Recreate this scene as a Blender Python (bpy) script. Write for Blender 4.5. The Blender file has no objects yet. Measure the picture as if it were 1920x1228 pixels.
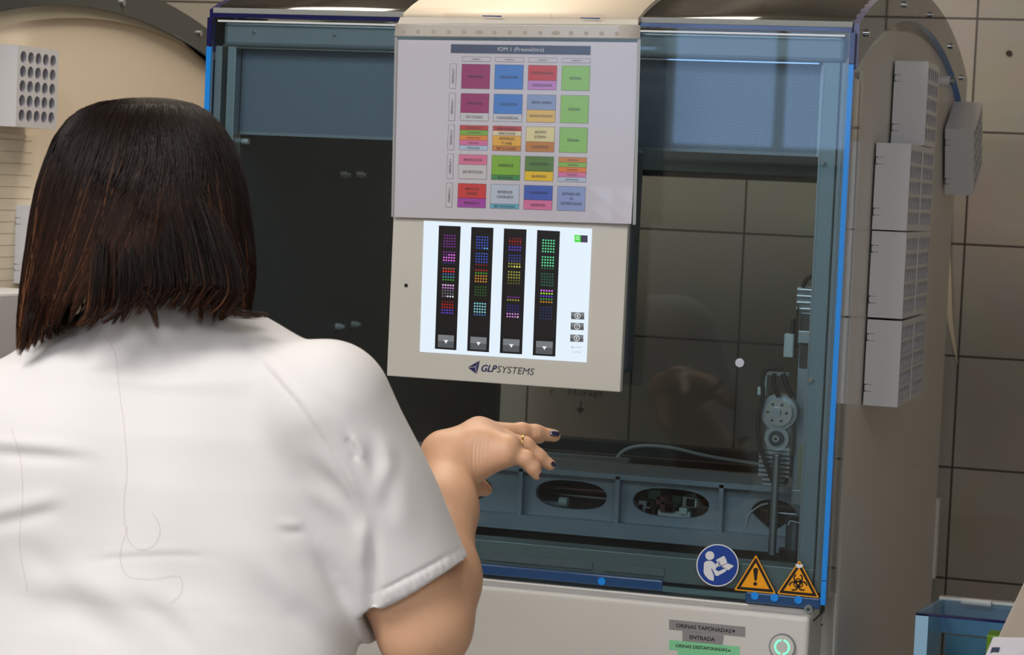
import bpy, math, random
import numpy as np
from mathutils import Vector, Matrix
random.seed(7); RNG = np.random.default_rng(7)
sc = bpy.context.scene
COL = sc.collection
# ------------------------------------------------------------------ camera
W_, H_, F_ = 1920, 1228, 4450.0
def _cam(F, dvp, hvp):
    c = np.array([W_/2, H_/2])
    d = np.array([dvp[0]-c[0], dvp[1]-c[1], F]); d /= np.linalg.norm(d)
    h = -np.array([hvp[0]-c[0], hvp[1]-c[1], F]); h = h-d*h.dot(d); h /= np.linalg.norm(h)
    return np.array([h, d, np.cross(h, d)])
R_ = _cam(F_, (2335, 415), (-13400, -290))
C_ = np.array([0.476, -2.93, 1.5])
cd = bpy.data.cameras.new('camera'); cam = bpy.data.objects.new('camera', cd); COL.objects.link(cam)
cd.sensor_width = 36; cd.lens = F_/W_*36; cd.clip_start = 0.05
M = Matrix.Identity(4)
for i in range(3):
    M[i][0] = R_[i, 0]; M[i][1] = -R_[i, 1]; M[i][2] = -R_[i, 2]; M[i][3] = C_[i]
cam.matrix_world = M
cd.dof.use_dof = True; cd.dof.focus_distance = 2.95; cd.dof.aperture_fstop = 13
sc.camera = cam
# ------------------------------------------------------------------ colour management, world, lamps
sc.view_settings.view_transform = 'Standard'; sc.view_settings.look = 'None'
sc.view_settings.gamma = 1; sc.view_settings.use_curve_mapping = False
sc.view_settings.exposure = -0.02
w = bpy.data.worlds.new('world'); sc.world = w; w.use_nodes = True
w.node_tree.nodes['Background'].inputs[0].default_value = (0.9, 0.92, 1, 1)
w.node_tree.nodes['Background'].inputs[1].default_value = 0.15
def area(name, loc, size, power, col, target=None, rot=None):
    l = bpy.data.lights.new(name, 'AREA'); l.shape = 'RECTANGLE'; l.size, l.size_y = size
    l.energy = power; l.color = col
    o = bpy.data.objects.new(name, l); COL.objects.link(o); o.location = loc
    if target is not None:
        o.rotation_euler = (Vector(target)-Vector(loc)).to_track_quat('-Z', 'Y').to_euler()
    return o
CEIL = 2.75
area('ceiling_lamp_light', (-0.9, -1.9, CEIL-.05), (1.2, .6), 36, (1, .97, .93))
area('ceiling_lamp_light', (-2.2, -3.2, CEIL-.05), (1.2, .6), 26, (1, .95, .9))
area('ceiling_lamp_light', (0.9, -3.2, CEIL-.05), (1.2, .6), 40, (.90, .95, 1))
area('ceiling_lamp_light', (-0.9, -4.6, CEIL-.05), (1.2, .6), 24, (.97, .98, 1))
area('ceiling_lamp_light', (-0.8, 0.35, CEIL-.05), (1.2, .6), 15, (1, .88, .72))  # warm lamp added to lighten the left machine's side panel

# ------------------------------------------------------------------ pixel -> point on a known plane
def ray(px, py): return R_ @ np.array([px-W_/2, py-H_/2, F_])
def at(px, py, a, v):
    r = ray(px, py); return C_ + r*((v-C_[a])/r[a])
def fp(px, py, Y):
    p = at(px, py, 1, Y); return (p[0], p[2])
def dp(px, py, d):
    return C_ + R_ @ np.array([(px-W_/2)/F_*d, (py-H_/2)/F_*d, d])
def project(P):
    c = (np.asarray(P)-C_) @ R_
    return np.stack([c[..., 0]/c[..., 2]*F_+W_/2, c[..., 1]/c[..., 2]*F_+H_/2, c[..., 2]], -1)

# ------------------------------------------------------------------ materials
MATS = {}
def s2l(c):
    return tuple((x/12.92 if x <= .04045 else ((x+.055)/1.055)**2.4) for x in c)
def mat(name, rgb, rough=.5, metal=0, spec=.5, emit=None, es=0, noise=0, nscale=20, bump=0, bscale=200, aniso=0, sheen=0, sss=0, coat=0):
    """rgb is 0..255 display colour"""
    if name in MATS: return MATS[name]
    m = bpy.data.materials.new(name); m.use_nodes = True; nt = m.node_tree
    b = nt.nodes['Principled BSDF']; c = s2l([x/255 for x in rgb])
    b.inputs['Base Color'].default_value = (*c, 1)
    b.inputs['Roughness'].default_value = rough; b.inputs['Metallic'].default_value = metal
    b.inputs['Specular IOR Level'].default_value = spec
    if coat: b.inputs['Coat Weight'].default_value = coat; b.inputs['Coat Roughness'].default_value = .08
    if sheen: b.inputs['Sheen Weight'].default_value = sheen
    if sss:
        b.inputs['Subsurface Weight'].default_value = sss; b.inputs['Subsurface Radius'].default_value = (.012, .005, .003)
        b.inputs['Subsurface Scale'].default_value = 1.0
    if emit is not None:
        b.inputs['Emission Color'].default_value = (*s2l([x/255 for x in emit]), 1); b.inputs['Emission Strength'].default_value = es
    tc = nt.nodes.new('ShaderNodeTexCoord')
    if noise:
        n = nt.nodes.new('ShaderNodeTexNoise'); n.inputs['Scale'].default_value = nscale; n.inputs['Detail'].default_value = 4
        nt.links.new(tc.outputs['Object'], n.inputs['Vector'])
        mx = nt.nodes.new('ShaderNodeMix'); mx.data_type = 'RGBA'
        mx.inputs['A'].default_value = (*[x*(1-noise) for x in c], 1); mx.inputs['B'].default_value = (*[min(1, x*(1+noise)) for x in c], 1)
        nt.links.new(n.outputs['Fac'], mx.inputs['Factor']); nt.links.new(mx.outputs['Result'], b.inputs['Base Color'])
    if bump:
        n = nt.nodes.new('ShaderNodeTexNoise'); n.inputs['Scale'].default_value = bscale; n.inputs['Detail'].default_value = 3
        nt.links.new(tc.outputs['Object'], n.inputs['Vector'])
        bp = nt.nodes.new('ShaderNodeBump'); bp.inputs['Strength'].default_value = bump; bp.inputs['Distance'].default_value = .001
        nt.links.new(n.outputs['Fac'], bp.inputs['Height']); nt.links.new(bp.outputs['Normal'], b.inputs['Normal'])
    MATS[name] = m; return m
def glassmat(name, tint, refl=1.0, rough=.02, ior=1.45, rcol=(1, 1, 1)):
    if name in MATS: return MATS[name]
    m = bpy.data.materials.new(name); m.use_nodes = True; nt = m.node_tree; nt.nodes.clear()
    o = nt.nodes.new('ShaderNodeOutputMaterial'); t = nt.nodes.new('ShaderNodeBsdfTransparent'); g = nt.nodes.new('ShaderNodeBsdfGlossy')
    t.inputs[0].default_value = (*tint, 1); g.inputs[0].default_value = (*rcol, 1); g.inputs['Roughness'].default_value = rough
    fr = nt.nodes.new('ShaderNodeFresnel'); fr.inputs[0].default_value = ior
    mu = nt.nodes.new('ShaderNodeMath'); mu.operation = 'MULTIPLY'; mu.inputs[1].default_value = refl
    mx = nt.nodes.new('ShaderNodeMixShader')
    nt.links.new(fr.outputs[0], mu.inputs[0]); nt.links.new(mu.outputs[0], mx.inputs[0])
    nt.links.new(t.outputs[0], mx.inputs[1]); nt.links.new(g.outputs[0], mx.inputs[2]); nt.links.new(mx.outputs[0], o.inputs[0])
    MATS[name] = m; return m
def tilemat(name, rgb, grout, size, ox, oz, axes, gw=.004, rough=.35):
    m = bpy.data.materials.new(name); m.use_nodes = True; nt = m.node_tree; b = nt.nodes['Principled BSDF']
    tc = nt.nodes.new('ShaderNodeTexCoord'); sep = nt.nodes.new('ShaderNodeSeparateXYZ'); nt.links.new(tc.outputs['Object'], sep.inputs[0])
    cmb = nt.nodes.new('ShaderNodeCombineXYZ')
    for k, (a, off) in enumerate(zip(axes, (ox, oz))):
        ad = nt.nodes.new('ShaderNodeMath'); ad.operation = 'SUBTRACT'; ad.inputs[1].default_value = off-20*size
        nt.links.new(sep.outputs[a], ad.inputs[0]); nt.links.new(ad.outputs[0], cmb.inputs[k])
    br = nt.nodes.new('ShaderNodeTexBrick'); br.offset = 0; br.inputs['Scale'].default_value = 1
    br.inputs['Brick Width'].default_value = size; br.inputs['Row Height'].default_value = size
    br.inputs['Mortar Size'].default_value = gw/2; br.inputs['Mortar Smooth'].default_value = .1
    c = s2l([x/255 for x in rgb]); br.inputs['Color1'].default_value = (*[x*.93 for x in c], 1); br.inputs['Color2'].default_value = (*[x*1.05 for x in c], 1)
    br.inputs['Mortar'].default_value = (*s2l([x/255 for x in grout]), 1)
    nt.links.new(cmb.outputs[0], br.inputs['Vector'])
    n = nt.nodes.new('ShaderNodeTexNoise'); n.inputs['Scale'].default_value = 9; n.inputs['Detail'].default_value = 8
    nt.links.new(tc.outputs['Object'], n.inputs['Vector'])
    mx = nt.nodes.new('ShaderNodeMix'); mx.data_type = 'RGBA'; mx.blend_type = 'MULTIPLY'; mx.inputs['Factor'].default_value = .25
    nt.links.new(br.outputs['Color'], mx.inputs['A']); nt.links.new(n.outputs['Color'], mx.inputs['B'])
    nt.links.new(mx.outputs['Result'], b.inputs['Base Color']); b.inputs['Roughness'].default_value = rough
    bp = nt.nodes.new('ShaderNodeBump'); bp.inputs['Strength'].default_value = .5; bp.inputs['Distance'].default_value = .002; bp.invert = True
    nt.links.new(br.outputs['Fac'], bp.inputs['Height']); nt.links.new(bp.outputs['Normal'], b.inputs['Normal'])
    return m
def perfmat(name, rgb, dark, pitch, axes=(0, 2), rough=.4, metal=.5):
    """painted sheet metal with a hexagonal field of punched round holes"""
    m = bpy.data.materials.new(name); m.use_nodes = True; nt = m.node_tree; b = nt.nodes['Principled BSDF']
    tc = nt.nodes.new('ShaderNodeTexCoord'); sep = nt.nodes.new('ShaderNodeSeparateXYZ'); nt.links.new(tc.outputs['Object'], sep.inputs[0])
    def mth(op, a, bb=None):
        n = nt.nodes.new('ShaderNodeMath'); n.operation = op
        for i, v in enumerate((a, bb)):
            if v is None: continue
            if isinstance(v, (int, float)): n.inputs[i].default_value = v
            else: nt.links.new(v, n.inputs[i])
        return n.outputs[0]
    cs = []
    for a in axes: cs.append(mth('COSINE', mth('MULTIPLY', sep.outputs[a], 2*math.pi/pitch)))
    f = mth('GREATER_THAN', mth('MULTIPLY', cs[0], cs[1]), .35)
    mx = nt.nodes.new('ShaderNodeMix'); mx.data_type = 'RGBA'; nt.links.new(f, mx.inputs['Factor'])
    mx.inputs['A'].default_value = (*s2l([x/255 for x in rgb]), 1); mx.inputs['B'].default_value = (*s2l([x/255 for x in dark]), 1)
    nt.links.new(mx.outputs['Result'], b.inputs['Base Color']); b.inputs['Roughness'].default_value = rough; b.inputs['Metallic'].default_value = metal
    return m

white_panel = mat('white_panel', (214, 209, 202), .45, coat=.2)
cream_panel = mat('cream_panel', (232, 218, 198), .5)
white_paint = mat('white_paint', (214, 211, 207), .35, coat=.3)
rack_white = mat('rack_white', (214, 215, 222), .3, coat=.4)
steel = mat('steel', (150, 158, 162), .35, metal=.85, noise=.08, nscale=40)
steel_blue = mat('painted_steel', (140, 150, 158), .32, metal=.35, noise=.06, nscale=30)
dark_steel = mat('dark_steel', (62, 72, 76), .45, metal=.4, noise=.15, nscale=12)
casting = mat('cast_aluminium', (150, 164, 178), .5, metal=.5, noise=.15, nscale=60, bump=.3, bscale=900)
interior_dark = mat('interior_dark', (74, 84, 92), .5, metal=.1, noise=.1, nscale=8)
black = mat('black_plastic', (16, 16, 18), .4)
rubber = mat('rubber', (22, 22, 24), .6)
chrome = mat('chrome', (205, 210, 214), .15, metal=1)
alu = mat('aluminium', (176, 184, 190), .3, metal=.8)
light_plastic = mat('light_plastic', (190, 205, 205), .4)
blue_edge = mat('blue_acrylic_edge', (0, 138, 236), .2, coat=.6)  # base colour brightened to stand in for light carried along the acrylic
navy_edge = mat('navy_acrylic_edge', (8, 14, 80), .12, coat=.8)
blue_mid = mat('blue_acrylic_bottom', (14, 66, 118), .15, coat=.8)
G_front = glassmat('tinted_front_glass', (.80, .865, .88), .8)
G_side = glassmat('tinted_side_acrylic', (.62, .63, .64), 1.1)
G_roof = glassmat('tinted_roof_acrylic', (.46, .48, .48), .3, rough=.15)
G_clear = glassmat('clear_acrylic', (.90, .93, .95), 1.0)
G_blue = glassmat('pale_blue_acrylic', (.80, .90, .95), .3)
G_sleeve = glassmat('clear_sleeve_film', (.97, .97, .97), .8, rough=.18)

# ------------------------------------------------------------------ mesh building
class MB:
    def __init__(s): s.v = []; s.f = []; s.mi = []; s.m = []; s.sm = []
    def _m(s, m):
        if m not in s.m: s.m.append(m)
        return s.m.index(m)
    def add(s, vs, fs, m, smooth=False):
        k = len(s.v); s.v.extend([tuple(map(float, p)) for p in vs]); i = s._m(m)
        for f in fs: s.f.append([a+k for a in f]); s.mi.append(i); s.sm.append(smooth)
        return s
    def box(s, a, b, m):
        x0, y0, z0 = a; x1, y1, z1 = b
        vs = [(x0, y0, z0), (x1, y0, z0), (x1, y1, z0), (x0, y1, z0), (x0, y0, z1), (x1, y0, z1), (x1, y1, z1), (x0, y1, z1)]
        return s.add(vs, [(0, 3, 2, 1), (4, 5, 6, 7), (0, 1, 5, 4), (1, 2, 6, 5), (2, 3, 7, 6), (3, 0, 4, 7)], m)
    def prism(s, pts, vec, m, smooth=False):
        """closed polygon pts (3D) extruded by vec"""
        n = len(pts); p2 = [tuple(np.array(p)+np.array(vec)) for p in pts]
        fs = [tuple(range(n))[::-1], tuple(range(n, 2*n))]
        s.add(list(pts)+p2, fs, m)
        k = len(s.v)-2*n; i = s._m(m)
        for j in range(n):
            s.f.append([k+j, k+(j+1) % n, k+n+(j+1) % n, k+n+j]); s.mi.append(i); s.sm.append(smooth)
        return s
    def cyl(s, a, b, r, m, n=20, r2=None, caps=True, smooth=True):
        a = np.array(a, float); b = np.array(b, float); r2 = r if r2 is None else r2
        d = b-a; d /= np.linalg.norm(d); u = np.cross(d, (0, 0, 1) if abs(d[2]) < .9 else (1, 0, 0)); u /= np.linalg.norm(u); w2 = np.cross(d, u)
        vs = []
        for c, rr in ((a, r), (b, r2)):
            for k in range(n):
                t = 2*math.pi*k/n; vs.append(c+(u*math.cos(t)+w2*math.sin(t))*rr)
        s.add(vs, [(k, (k+1) % n, n+(k+1) % n, n+k) for k in range(n)], m, smooth)
        if caps:
            s.add(vs, [tuple(range(n))[::-1], tuple(range(n, 2*n))], m)
        return s
    def tube(s, pts, r, m, n=8, caps=True):
        pts = [np.array(p, float) for p in pts]; rr = r if hasattr(r, '__len__') else [r]*len(pts)
        vs = []; u = None
        for i, p in enumerate(pts):
            d = pts[min(i+1, len(pts)-1)]-pts[max(i-1, 0)]; d /= np.linalg.norm(d)+1e-12
            if u is None: u = np.cross(d, (0, 0, 1) if abs(d[2]) < .9 else (1, 0, 0))
            u = u-d*u.dot(d); u /= np.linalg.norm(u); w2 = np.cross(d, u)
            for k in range(n):
                t = 2*math.pi*k/n; vs.append(p+(u*math.cos(t)+w2*math.sin(t))*rr[i])
        fs = [(i*n+k, i*n+(k+1) % n, (i+1)*n+(k+1) % n, (i+1)*n+k) for i in range(len(pts)-1) for k in range(n)]
        s.add(vs, fs, m, True)
        if caps: s.add(vs, [tuple(range(n))[::-1], tuple(range((len(pts)-1)*n, len(pts)*n))], m)
        return s
    def build(s, name, parent=None, bevel=0, seg=2, label=None):
        me = bpy.data.meshes.new(name); me.from_pydata(s.v, [], s.f)
        for m in s.m: me.materials.append(m)
        me.polygons.foreach_set('material_index', s.mi); me.polygons.foreach_set('use_smooth', s.sm); me.update()
        o = bpy.data.objects.new(name, me); COL.objects.link(o)
        if parent: o.parent = parent; o.matrix_parent_inverse = Matrix.Translation(parent_world(parent)).inverted()
        if bevel:
            b = o.modifiers.new('bevel', 'BEVEL'); b.width = bevel; b.segments = seg; b.limit_method = 'ANGLE'; b.angle_limit = .6
        if label: o['label'] = label
        return o
def parent_world(p):
    return p.location.copy() if p.type == 'EMPTY' else Vector((0, 0, 0))
def thing(name, label, cat, loc=(0, 0, 0), group=None):
    o = bpy.data.objects.new(name, None); COL.objects.link(o); o.location = loc; o.empty_display_size = .05
    o['label'] = label; o['category'] = cat
    if group: o['group'] = group
    return o
def tag(o, label, cat, group=None):
    o['label'] = label; o['category'] = cat
    if group: o['group'] = group
    return o
def struct(o): o['kind'] = 'structure'; return o
def smoothpath(pts, n=8):
    pts = [np.array(p, float) for p in pts]; P = [2*pts[0]-pts[1]]+pts+[2*pts[-1]-pts[-2]]; out = []
    for i in range(1, len(P)-2):
        for k in range(n):
            t = k/n; a, b, c, d = P[i-1], P[i], P[i+1], P[i+2]
            out.append(.5*((2*b)+(-a+c)*t+(2*a-5*b+4*c-d)*t*t+(-a+3*b-3*c+d)*t**3))
    out.append(pts[-1]); return out
_txt = {}
def text_geo(txt, bold=False):
    key = (txt, bold)
    if key in _txt: return _txt[key]
    cu = bpy.data.curves.new('lettering', 'FONT'); cu.body = txt; cu.size = 1; cu.resolution_u = 3
    if bold: cu.offset = .018
    o = bpy.data.objects.new('lettering', cu); COL.objects.link(o)
    dg = bpy.context.evaluated_depsgraph_get(); me = bpy.data.meshes.new_from_object(o.evaluated_get(dg))
    v = np.array([tuple(x.co[:2]) for x in me.vertices]) if len(me.vertices) else np.zeros((0, 2)); f = [tuple(p.vertices) for p in me.polygons]
    bpy.data.objects.remove(o); bpy.data.meshes.remove(me); bpy.data.curves.remove(cu)
    if len(v): v = (v-v.min(0))/(np.ptp(v, 0)+1e-9)
    _txt[key] = (v, f); return v, f
def text_quad(mb, txt, P00, P10, P01, m, bold=False):
    """text filling the parallelogram: P00 lower-left, P10 lower-right, P01 upper-left"""
    v, f = text_geo(txt, bold); P00, P10, P01 = map(np.array, (P00, P10, P01))
    mb.add([P00+(P10-P00)*a+(P01-P00)*b for a, b in v], f, m)

# ------------------------------------------------------------------ the room
WALLY = 1.47
tile = tilemat('wall_tiles', (174, 166, 155), (66, 58, 48), .2055, -.012, 1.024, (0, 2))
tile_side = tilemat('side_wall_tiles', (180, 170, 155), (80, 70, 58), .2055, 0, 1.024, (1, 2))
ceiling_m = mat('ceiling_paint', (225, 222, 216), .8, noise=.03)
floor_m = tilemat('floor_tiles', (140, 138, 134), (90, 88, 84), .4, 0, 0, (0, 1), rough=.3)
plaster = mat('plaster', (196, 190, 180), .8, noise=.05, nscale=3)
X0, X1, Y0 = -3.6, 2.2, -6.0
struct(MB().box((X0, WALLY, 0), (X1, WALLY+.1, CEIL), tile).build('wall_back'))
struct(MB().box((X0-.1, Y0, 0), (X0, WALLY+.1, CEIL), tile_side).build('wall_left'))
struct(MB().box((X1, Y0, 0), (X1+.1, WALLY+.1, CEIL), plaster).build('wall_right'))
struct(MB().box((X0-.1, Y0-.1, 0), (X1+.1, Y0, CEIL), plaster).build('wall_front'))
struct(MB().box((X0-.1, Y0-.1, -.1), (X1+.1, WALLY+.1, 0), floor_m).build('floor'))
struct(MB().box((X0-.1, Y0-.1, CEIL), (X1+.1, WALLY+.1, CEIL+.1), ceiling_m).build('ceiling'))
p = at(1892, 100, 1, WALLY)
tag(MB().cyl((p[0], WALLY, p[2]), (p[0], WALLY-.003, p[2]), .0055, mat('plug', (58, 22, 14), .6)).build('wall_plug'),
    'small dark brown wall plug in a tile right of the machine', 'wall plug')
# window behind the viewer, seen only as a bluish reflection in the hood
wn = MB().box((-2.15, Y0+.001, 1.70), (-.95, Y0+.02, 2.35), mat('window_daylight', (200, 220, 255), .5, emit=(170, 205, 255), es=3.0)).build('window_1'); struct(wn)
wf = MB()
for a, b in (((-2.21, Y0+.001, 1.64), (-2.15, Y0+.05, 2.41)), ((-.95, Y0+.001, 1.64), (-.89, Y0+.05, 2.41)), ((-2.15, Y0+.001, 1.64), (-.95, Y0+.05, 1.70)), ((-2.15, Y0+.001, 2.35), (-.95, Y0+.05, 2.41)), ((-1.72, Y0+.001, 1.70), (-1.64, Y0+.04, 2.35)), ((-1.25, Y0+.001, 1.70), (-1.21, Y0+.04, 2.35))):
    wf.box(a, b, white_paint)
wf.build('window_frame', wn)

# ------------------------------------------------------------------ the sorting machine
XR, XL, ZB, ZT = 0.0, -.857, 1.003, 1.713
mach = thing('sample_sorting_machine', 'large white laboratory sorting machine with dark glass hood and blue acrylic edges behind the woman', 'machine', ((XR+XL)/2, .6, 0))
DEPTH = 1.19
def archz(y, zt, h, y0, y1):
    t = (y-y0)/(y1-y0); return zt+h*(4*t*(1-t))**.8 if 0 < t < 1 else zt
def arch_outer(y): return archz(y, 1.704, .107, -.03, 1.22)
def arch_inner(y): return archz(y, 1.650, .115, -.02, 1.18)
def arch_plate(parent, xa, th, edge_o, edge_i, dx=0, label=None):
    n = 40; y0, y1 = .004, DEPTH
    mb = MB(); ys = [y0+(y1-y0)*i/n for i in range(n+1)]
    o = [(xa, y, arch_outer(y)) for y in ys]; i_ = [(xa, y, arch_inner(y)) for y in ys]
    o2 = [(xa+th, y, z) for _, y, z in o]; i2 = [(xa+th, y, z) for _, y, z in i_]
    vs = o+i_+o2+i2; N = n+1
    mb.add(vs, [(k, k+1, N+k+1, N+k) for k in range(n)]+[(2*N+k, 3*N+k, 3*N+k+1, 2*N+k+1) for k in range(n)], G_side)
    mb.add(vs, [(k, 2*N+k, 2*N+k+1, k+1) for k in range(n)], edge_o)
    mb.add(vs, [(N+k, N+k+1, 3*N+k+1, 3*N+k) for k in range(n)], edge_i)
    mb.add(vs, [(0, N, 3*N, 2*N), (n, 2*N+n, 3*N+n, N+n)], edge_o)
    a = mb.build('arch_plate', parent, label=label)
    for yy in (.06, .38, .66, .93, 1.1):
        z = (arch_outer(yy)+arch_inner(yy))/2
        MB().cyl((xa+th-.001, yy, z), (xa+th+.004, yy, z), .0045, chrome, 12).build('screw', a)
    return a
lilac_edge = mat('lilac_acrylic_edge', (84, 84, 120), .2, coat=.6)
arch_plate(mach, XR-.002, .010, lilac_edge, blue_edge)
arch_plate(mach, XL-.008, .010, navy_edge, blue_edge)
# roof vault : dark clear panels at both sides, white strip in the middle
def vault(xa, xb, m, name, lift=0, th=.004, y1=DEPTH, y0=0.0, label=None):
    n = 40; mb = MB(); ys = [y0+(y1-y0)*i/n for i in range(n+1)]
    prof = [(y, arch_outer(y)+lift) for y in ys]+[(y, arch_outer(y)+lift-th) for y in ys[::-1]]
    mb.prism([(xa, y, z) for y, z in prof], (xb-xa, 0, 0), m, True)
    return mb.build(name, mach, label=label)
SX0 = fp(757, 30, -.01)[0]; SX1 = fp(1197, 30, -.01)[0]
vault(XL, SX0, G_roof, 'roof_panel', label='dark clear roof panel left of the white strip')
vault(SX1, XR, G_roof, 'roof_panel', label='dark clear roof panel right of the white strip')
vault(SX0, SX1, cream_panel, 'roof_strip', .006, .010, y0=-.012, label='wide cream strip over the middle of the roof')
roof_rim = mat('roof_rim', (150, 152, 148), .3)
MB().box((XL-.001, -.001, 1.7165), (SX0, .012, 1.7235), roof_rim).build('roof_rim', mach)
MB().box((SX1, -.001, 1.7165), (XR, .012, 1.7235), roof_rim).build('roof_rim', mach)
MB().box((XL, -.004, 1.7105), (XR, .010, 1.7160), navy_edge).build('roof_edge', mach)
# front glass
MB().box((XL, -.003, ZB), (XR-.002, .003, ZT-.003), G_front).build('front_glass', mach, label='dark tinted front pane')
MB().box((XL+.008, -.0048, ZT-.0085), (XR-.008, -.0031, ZT-.006), mat('glass_rim', (225, 228, 230), .2, coat=.6)).build('glass_rim', mach, label='bright rim of the front pane')
for xa, xb in ((XL-.0075, XL-.0005), (XR-.0018, XR+.0045)):
    MB().box((xa, -.004, 1.672), (xb, .006, ZT-.003), navy_edge).build('edge_cap', mach, label='navy upper end of the blue edge')
    MB().box((xa, -.004, ZB+.027), (xb, .006, 1.671), blue_edge).build('blue_edge', mach, label='bright blue acrylic edge')
    MB().box((xa, -.004, ZB-.004), (xb, .006, ZB+.026), blue_edge).build('blue_edge', mach, label='lower end of the blue edge')
# hood side returns (clear) between pane and side wall
for xa in (XL-.0055, XR+.0005):
    MB().box((xa, .0065, ZB), (xa+.004, .080, 1.655), G_clear).build('side_return', mach, bevel=0)
# bottom acrylic edge strip with notches
xa = fp(1085, 1090, 0)[0]
MB().box((XL, -.0045, ZB-.006), (fp(1243, 1100, 0)[0], .0055, ZB+.008), blue_mid).build('bottom_edge', mach, bevel=.002, label='blue lower edge of the pane')
MB().box((fp(1400, 1100, 0)[0], -.0045, ZB-.010), (XR-.002, .0055, ZB+.004), blue_mid).build('bottom_edge', mach, bevel=.002, label='blue lower edge at the right corner')
MB().box((fp(1243, 1100, 0)[0], -.0035, ZB-.006), (fp(1400, 1100, 0)[0], .0055, ZB+.001), mat('bottom_clear', (66, 96, 104), .2, coat=.5)).build('bottom_edge', mach, label='pale lower edge of the pane')
for px in (1130, 1418, 1455, 1500):
    x = fp(px, 1095, 0)[0]
    MB().cyl((x, -.0065, ZB), (x, -.0043, ZB), .005, blue_edge, 14).build('bumper', mach, label='blue bumper on the lower edge')
# beam behind the pane
MB().box((XL+.012, .006, 1.673), (XR-.009, .035, 1.7065), steel_blue).build('top_beam', mach, bevel=.006, seg=3, label='grey painted beam with rounded top edge')
MB().box((XL+.03, .0045, 1.6705), (XR-.04, .02, 1.6722), chrome).build('beam_trim', mach)
for px, py in ((476, 61), (627, 65)):
    x, z = fp(px, py, .006); MB().cyl((x, .0065, z), (x, .0040, z), .0022, chrome, 12).build('screw', mach)
perf = perfmat('perforated_steel_reflection_tint', (126, 138, 154), (64, 76, 92), .0042)  # bluish tone puts reflected light into the steel's colour
perf2 = perfmat('perforated_grey_steel', (150, 168, 176), (84, 100, 108), .0028)
# perforated shade at the top of the opening
sh = MB(); sh.box((XL+.031, .028, 1.5585), (-.041, .032, 1.671), perf); sh.box((XL+.031, .027, 1.5565), (-.041, .034, 1.5605), steel_blue)
sh.box((-.041, .026, 1.5565), (-.037, .034, 1.671), alu)
sh.build('perforated_shade', mach, label='perforated steel shade with bluish reflection in its colour')
# front pillars
pl = MB(); pl.box((-.0335, .010, 1.012), (-.0145, .032, 1.673), perf2); pl.box((-.0358, .009, 1.012), (-.0335, .034, 1.673), steel); pl.box((-.0145, .008, 1.012), (-.0128, .03, 1.673), dark_steel)
pl.build('front_pillar', mach, label='right perforated pillar')
pl = MB(); pl.box((-.0115, .006, 1.012), (-.0035, .03, 1.673), steel_blue); pl.box((-.0080, .0045, 1.012), (-.0072, .0062, 1.673), alu); pl.build('pillar_edge', mach, label='right grey channel strip')
pl = MB(); pl.box((XL+.018, .010, 1.012), (XL+.0285, .032, 1.673), perf2); pl.box((XL+.0285, .009, 1.012), (XL+.0303, .034, 1.673), alu); pl.build('front_pillar', mach, label='left perforated pillar')
MB().box((XL+.0015, .006, 1.012), (XL+.0115, .03, 1.673), steel_blue).build('pillar_edge', mach, label='left grey channel strip')
for px, py in ((1545, 305), (1522, 712)):
    x, z = fp(px, py, .01); MB().cyl((x, .012, z), (x-.001, .004, z), .003, chrome, 14).build('screw', mach)
# side walls (white) with rounded top
def sidewall(xa, xb, m_out, name):
    n = 30; ya, yb = .085, 1.17
    prof = [(ya, 1.668)]+[(ya+(yb-ya)*i/n, archz(ya+(yb-ya)*i/n, 1.668, .085, ya-.01, yb+.01)) for i in range(1, n)]+[(yb, 1.668), (yb, .02), (.16, .02), (.145, .98)]
    mb = MB(); mb.prism([(xa, y, z) for y, z in prof], (xb-xa, 0, 0), m_out)
    return mb.build(name, mach, bevel=.0015)
sidewall(-.024, -.002, white_panel, 'side_wall')
sidewall(XL+.002, XL+.022, white_panel, 'side_wall')
# white front lip of the right side wall
MB().prism([(-.0015, .078, 1.655), (-.0015, .086, 1.668), (-.0015, .160, .02), (-.0015, .150, .02)], (.003, 0, 0), white_paint).build('side_wall_lip', mach)
# inner left lining, dark
alu_pale = mat('zinc', (214, 220, 226), .3, metal=.3)
lin = MB().box((XL+.0225, .035, 1.005), (XL+.026, 1.17, 1.66), interior_dark).build('inner_lining', mach, label='dark inner wall with bolts')
for px, py in ((640, 328), (670, 328), (630, 612), (660, 608)):
    q = at(px, py, 0, XL+.027)
    MB().cyl((q[0], q[1], q[2]), (q[0]+.009, q[1], q[2]), .0052, alu_pale, 14).cyl((q[0]+.009, q[1], q[2]), (q[0]+.014, q[1], q[2]), .0034, alu_pale, 10).build('bolt', lin)
q = at(447, 264, 0, XL+.032); MB().cyl((q[0]-.002, .04, q[2]), (q[0]+.008, .04, q[2]), .0042, alu_pale, 12).build('bolt', lin)
MB().box((-.0275, .04, 1.005), (-.0245, 1.17, 1.66), interior_dark).build('inner_lining', mach)
# rear frame: posts, cross beam, bed
MB().box((XL+.03, 1.14, 1.005), (XL+.062, 1.17, 1.66), dark_steel).build('rear_post', mach)
zb0 = fp(1200, 325, 1.15)[1]; zb1 = zb0+.075
rb = MB().box((XL+.03, 1.13, zb0+.004), (-.03, 1.165, zb1), steel).build('rear_beam', mach, bevel=.003)
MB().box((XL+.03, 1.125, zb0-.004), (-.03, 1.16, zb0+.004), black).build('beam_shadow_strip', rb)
MB().box((XL+.02, .04, .965), (-.02, 1.17, .985), mat('bed', (40, 46, 50), .45, metal=.3, noise=.2, nscale=15)).build('machine_bed', mach)
MB().box((XL+.03, 1.10, .985), (-.03, 1.15, fp(1180, 832, 1.1)[1]), dark_steel).build('rear_sill', mach)
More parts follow.
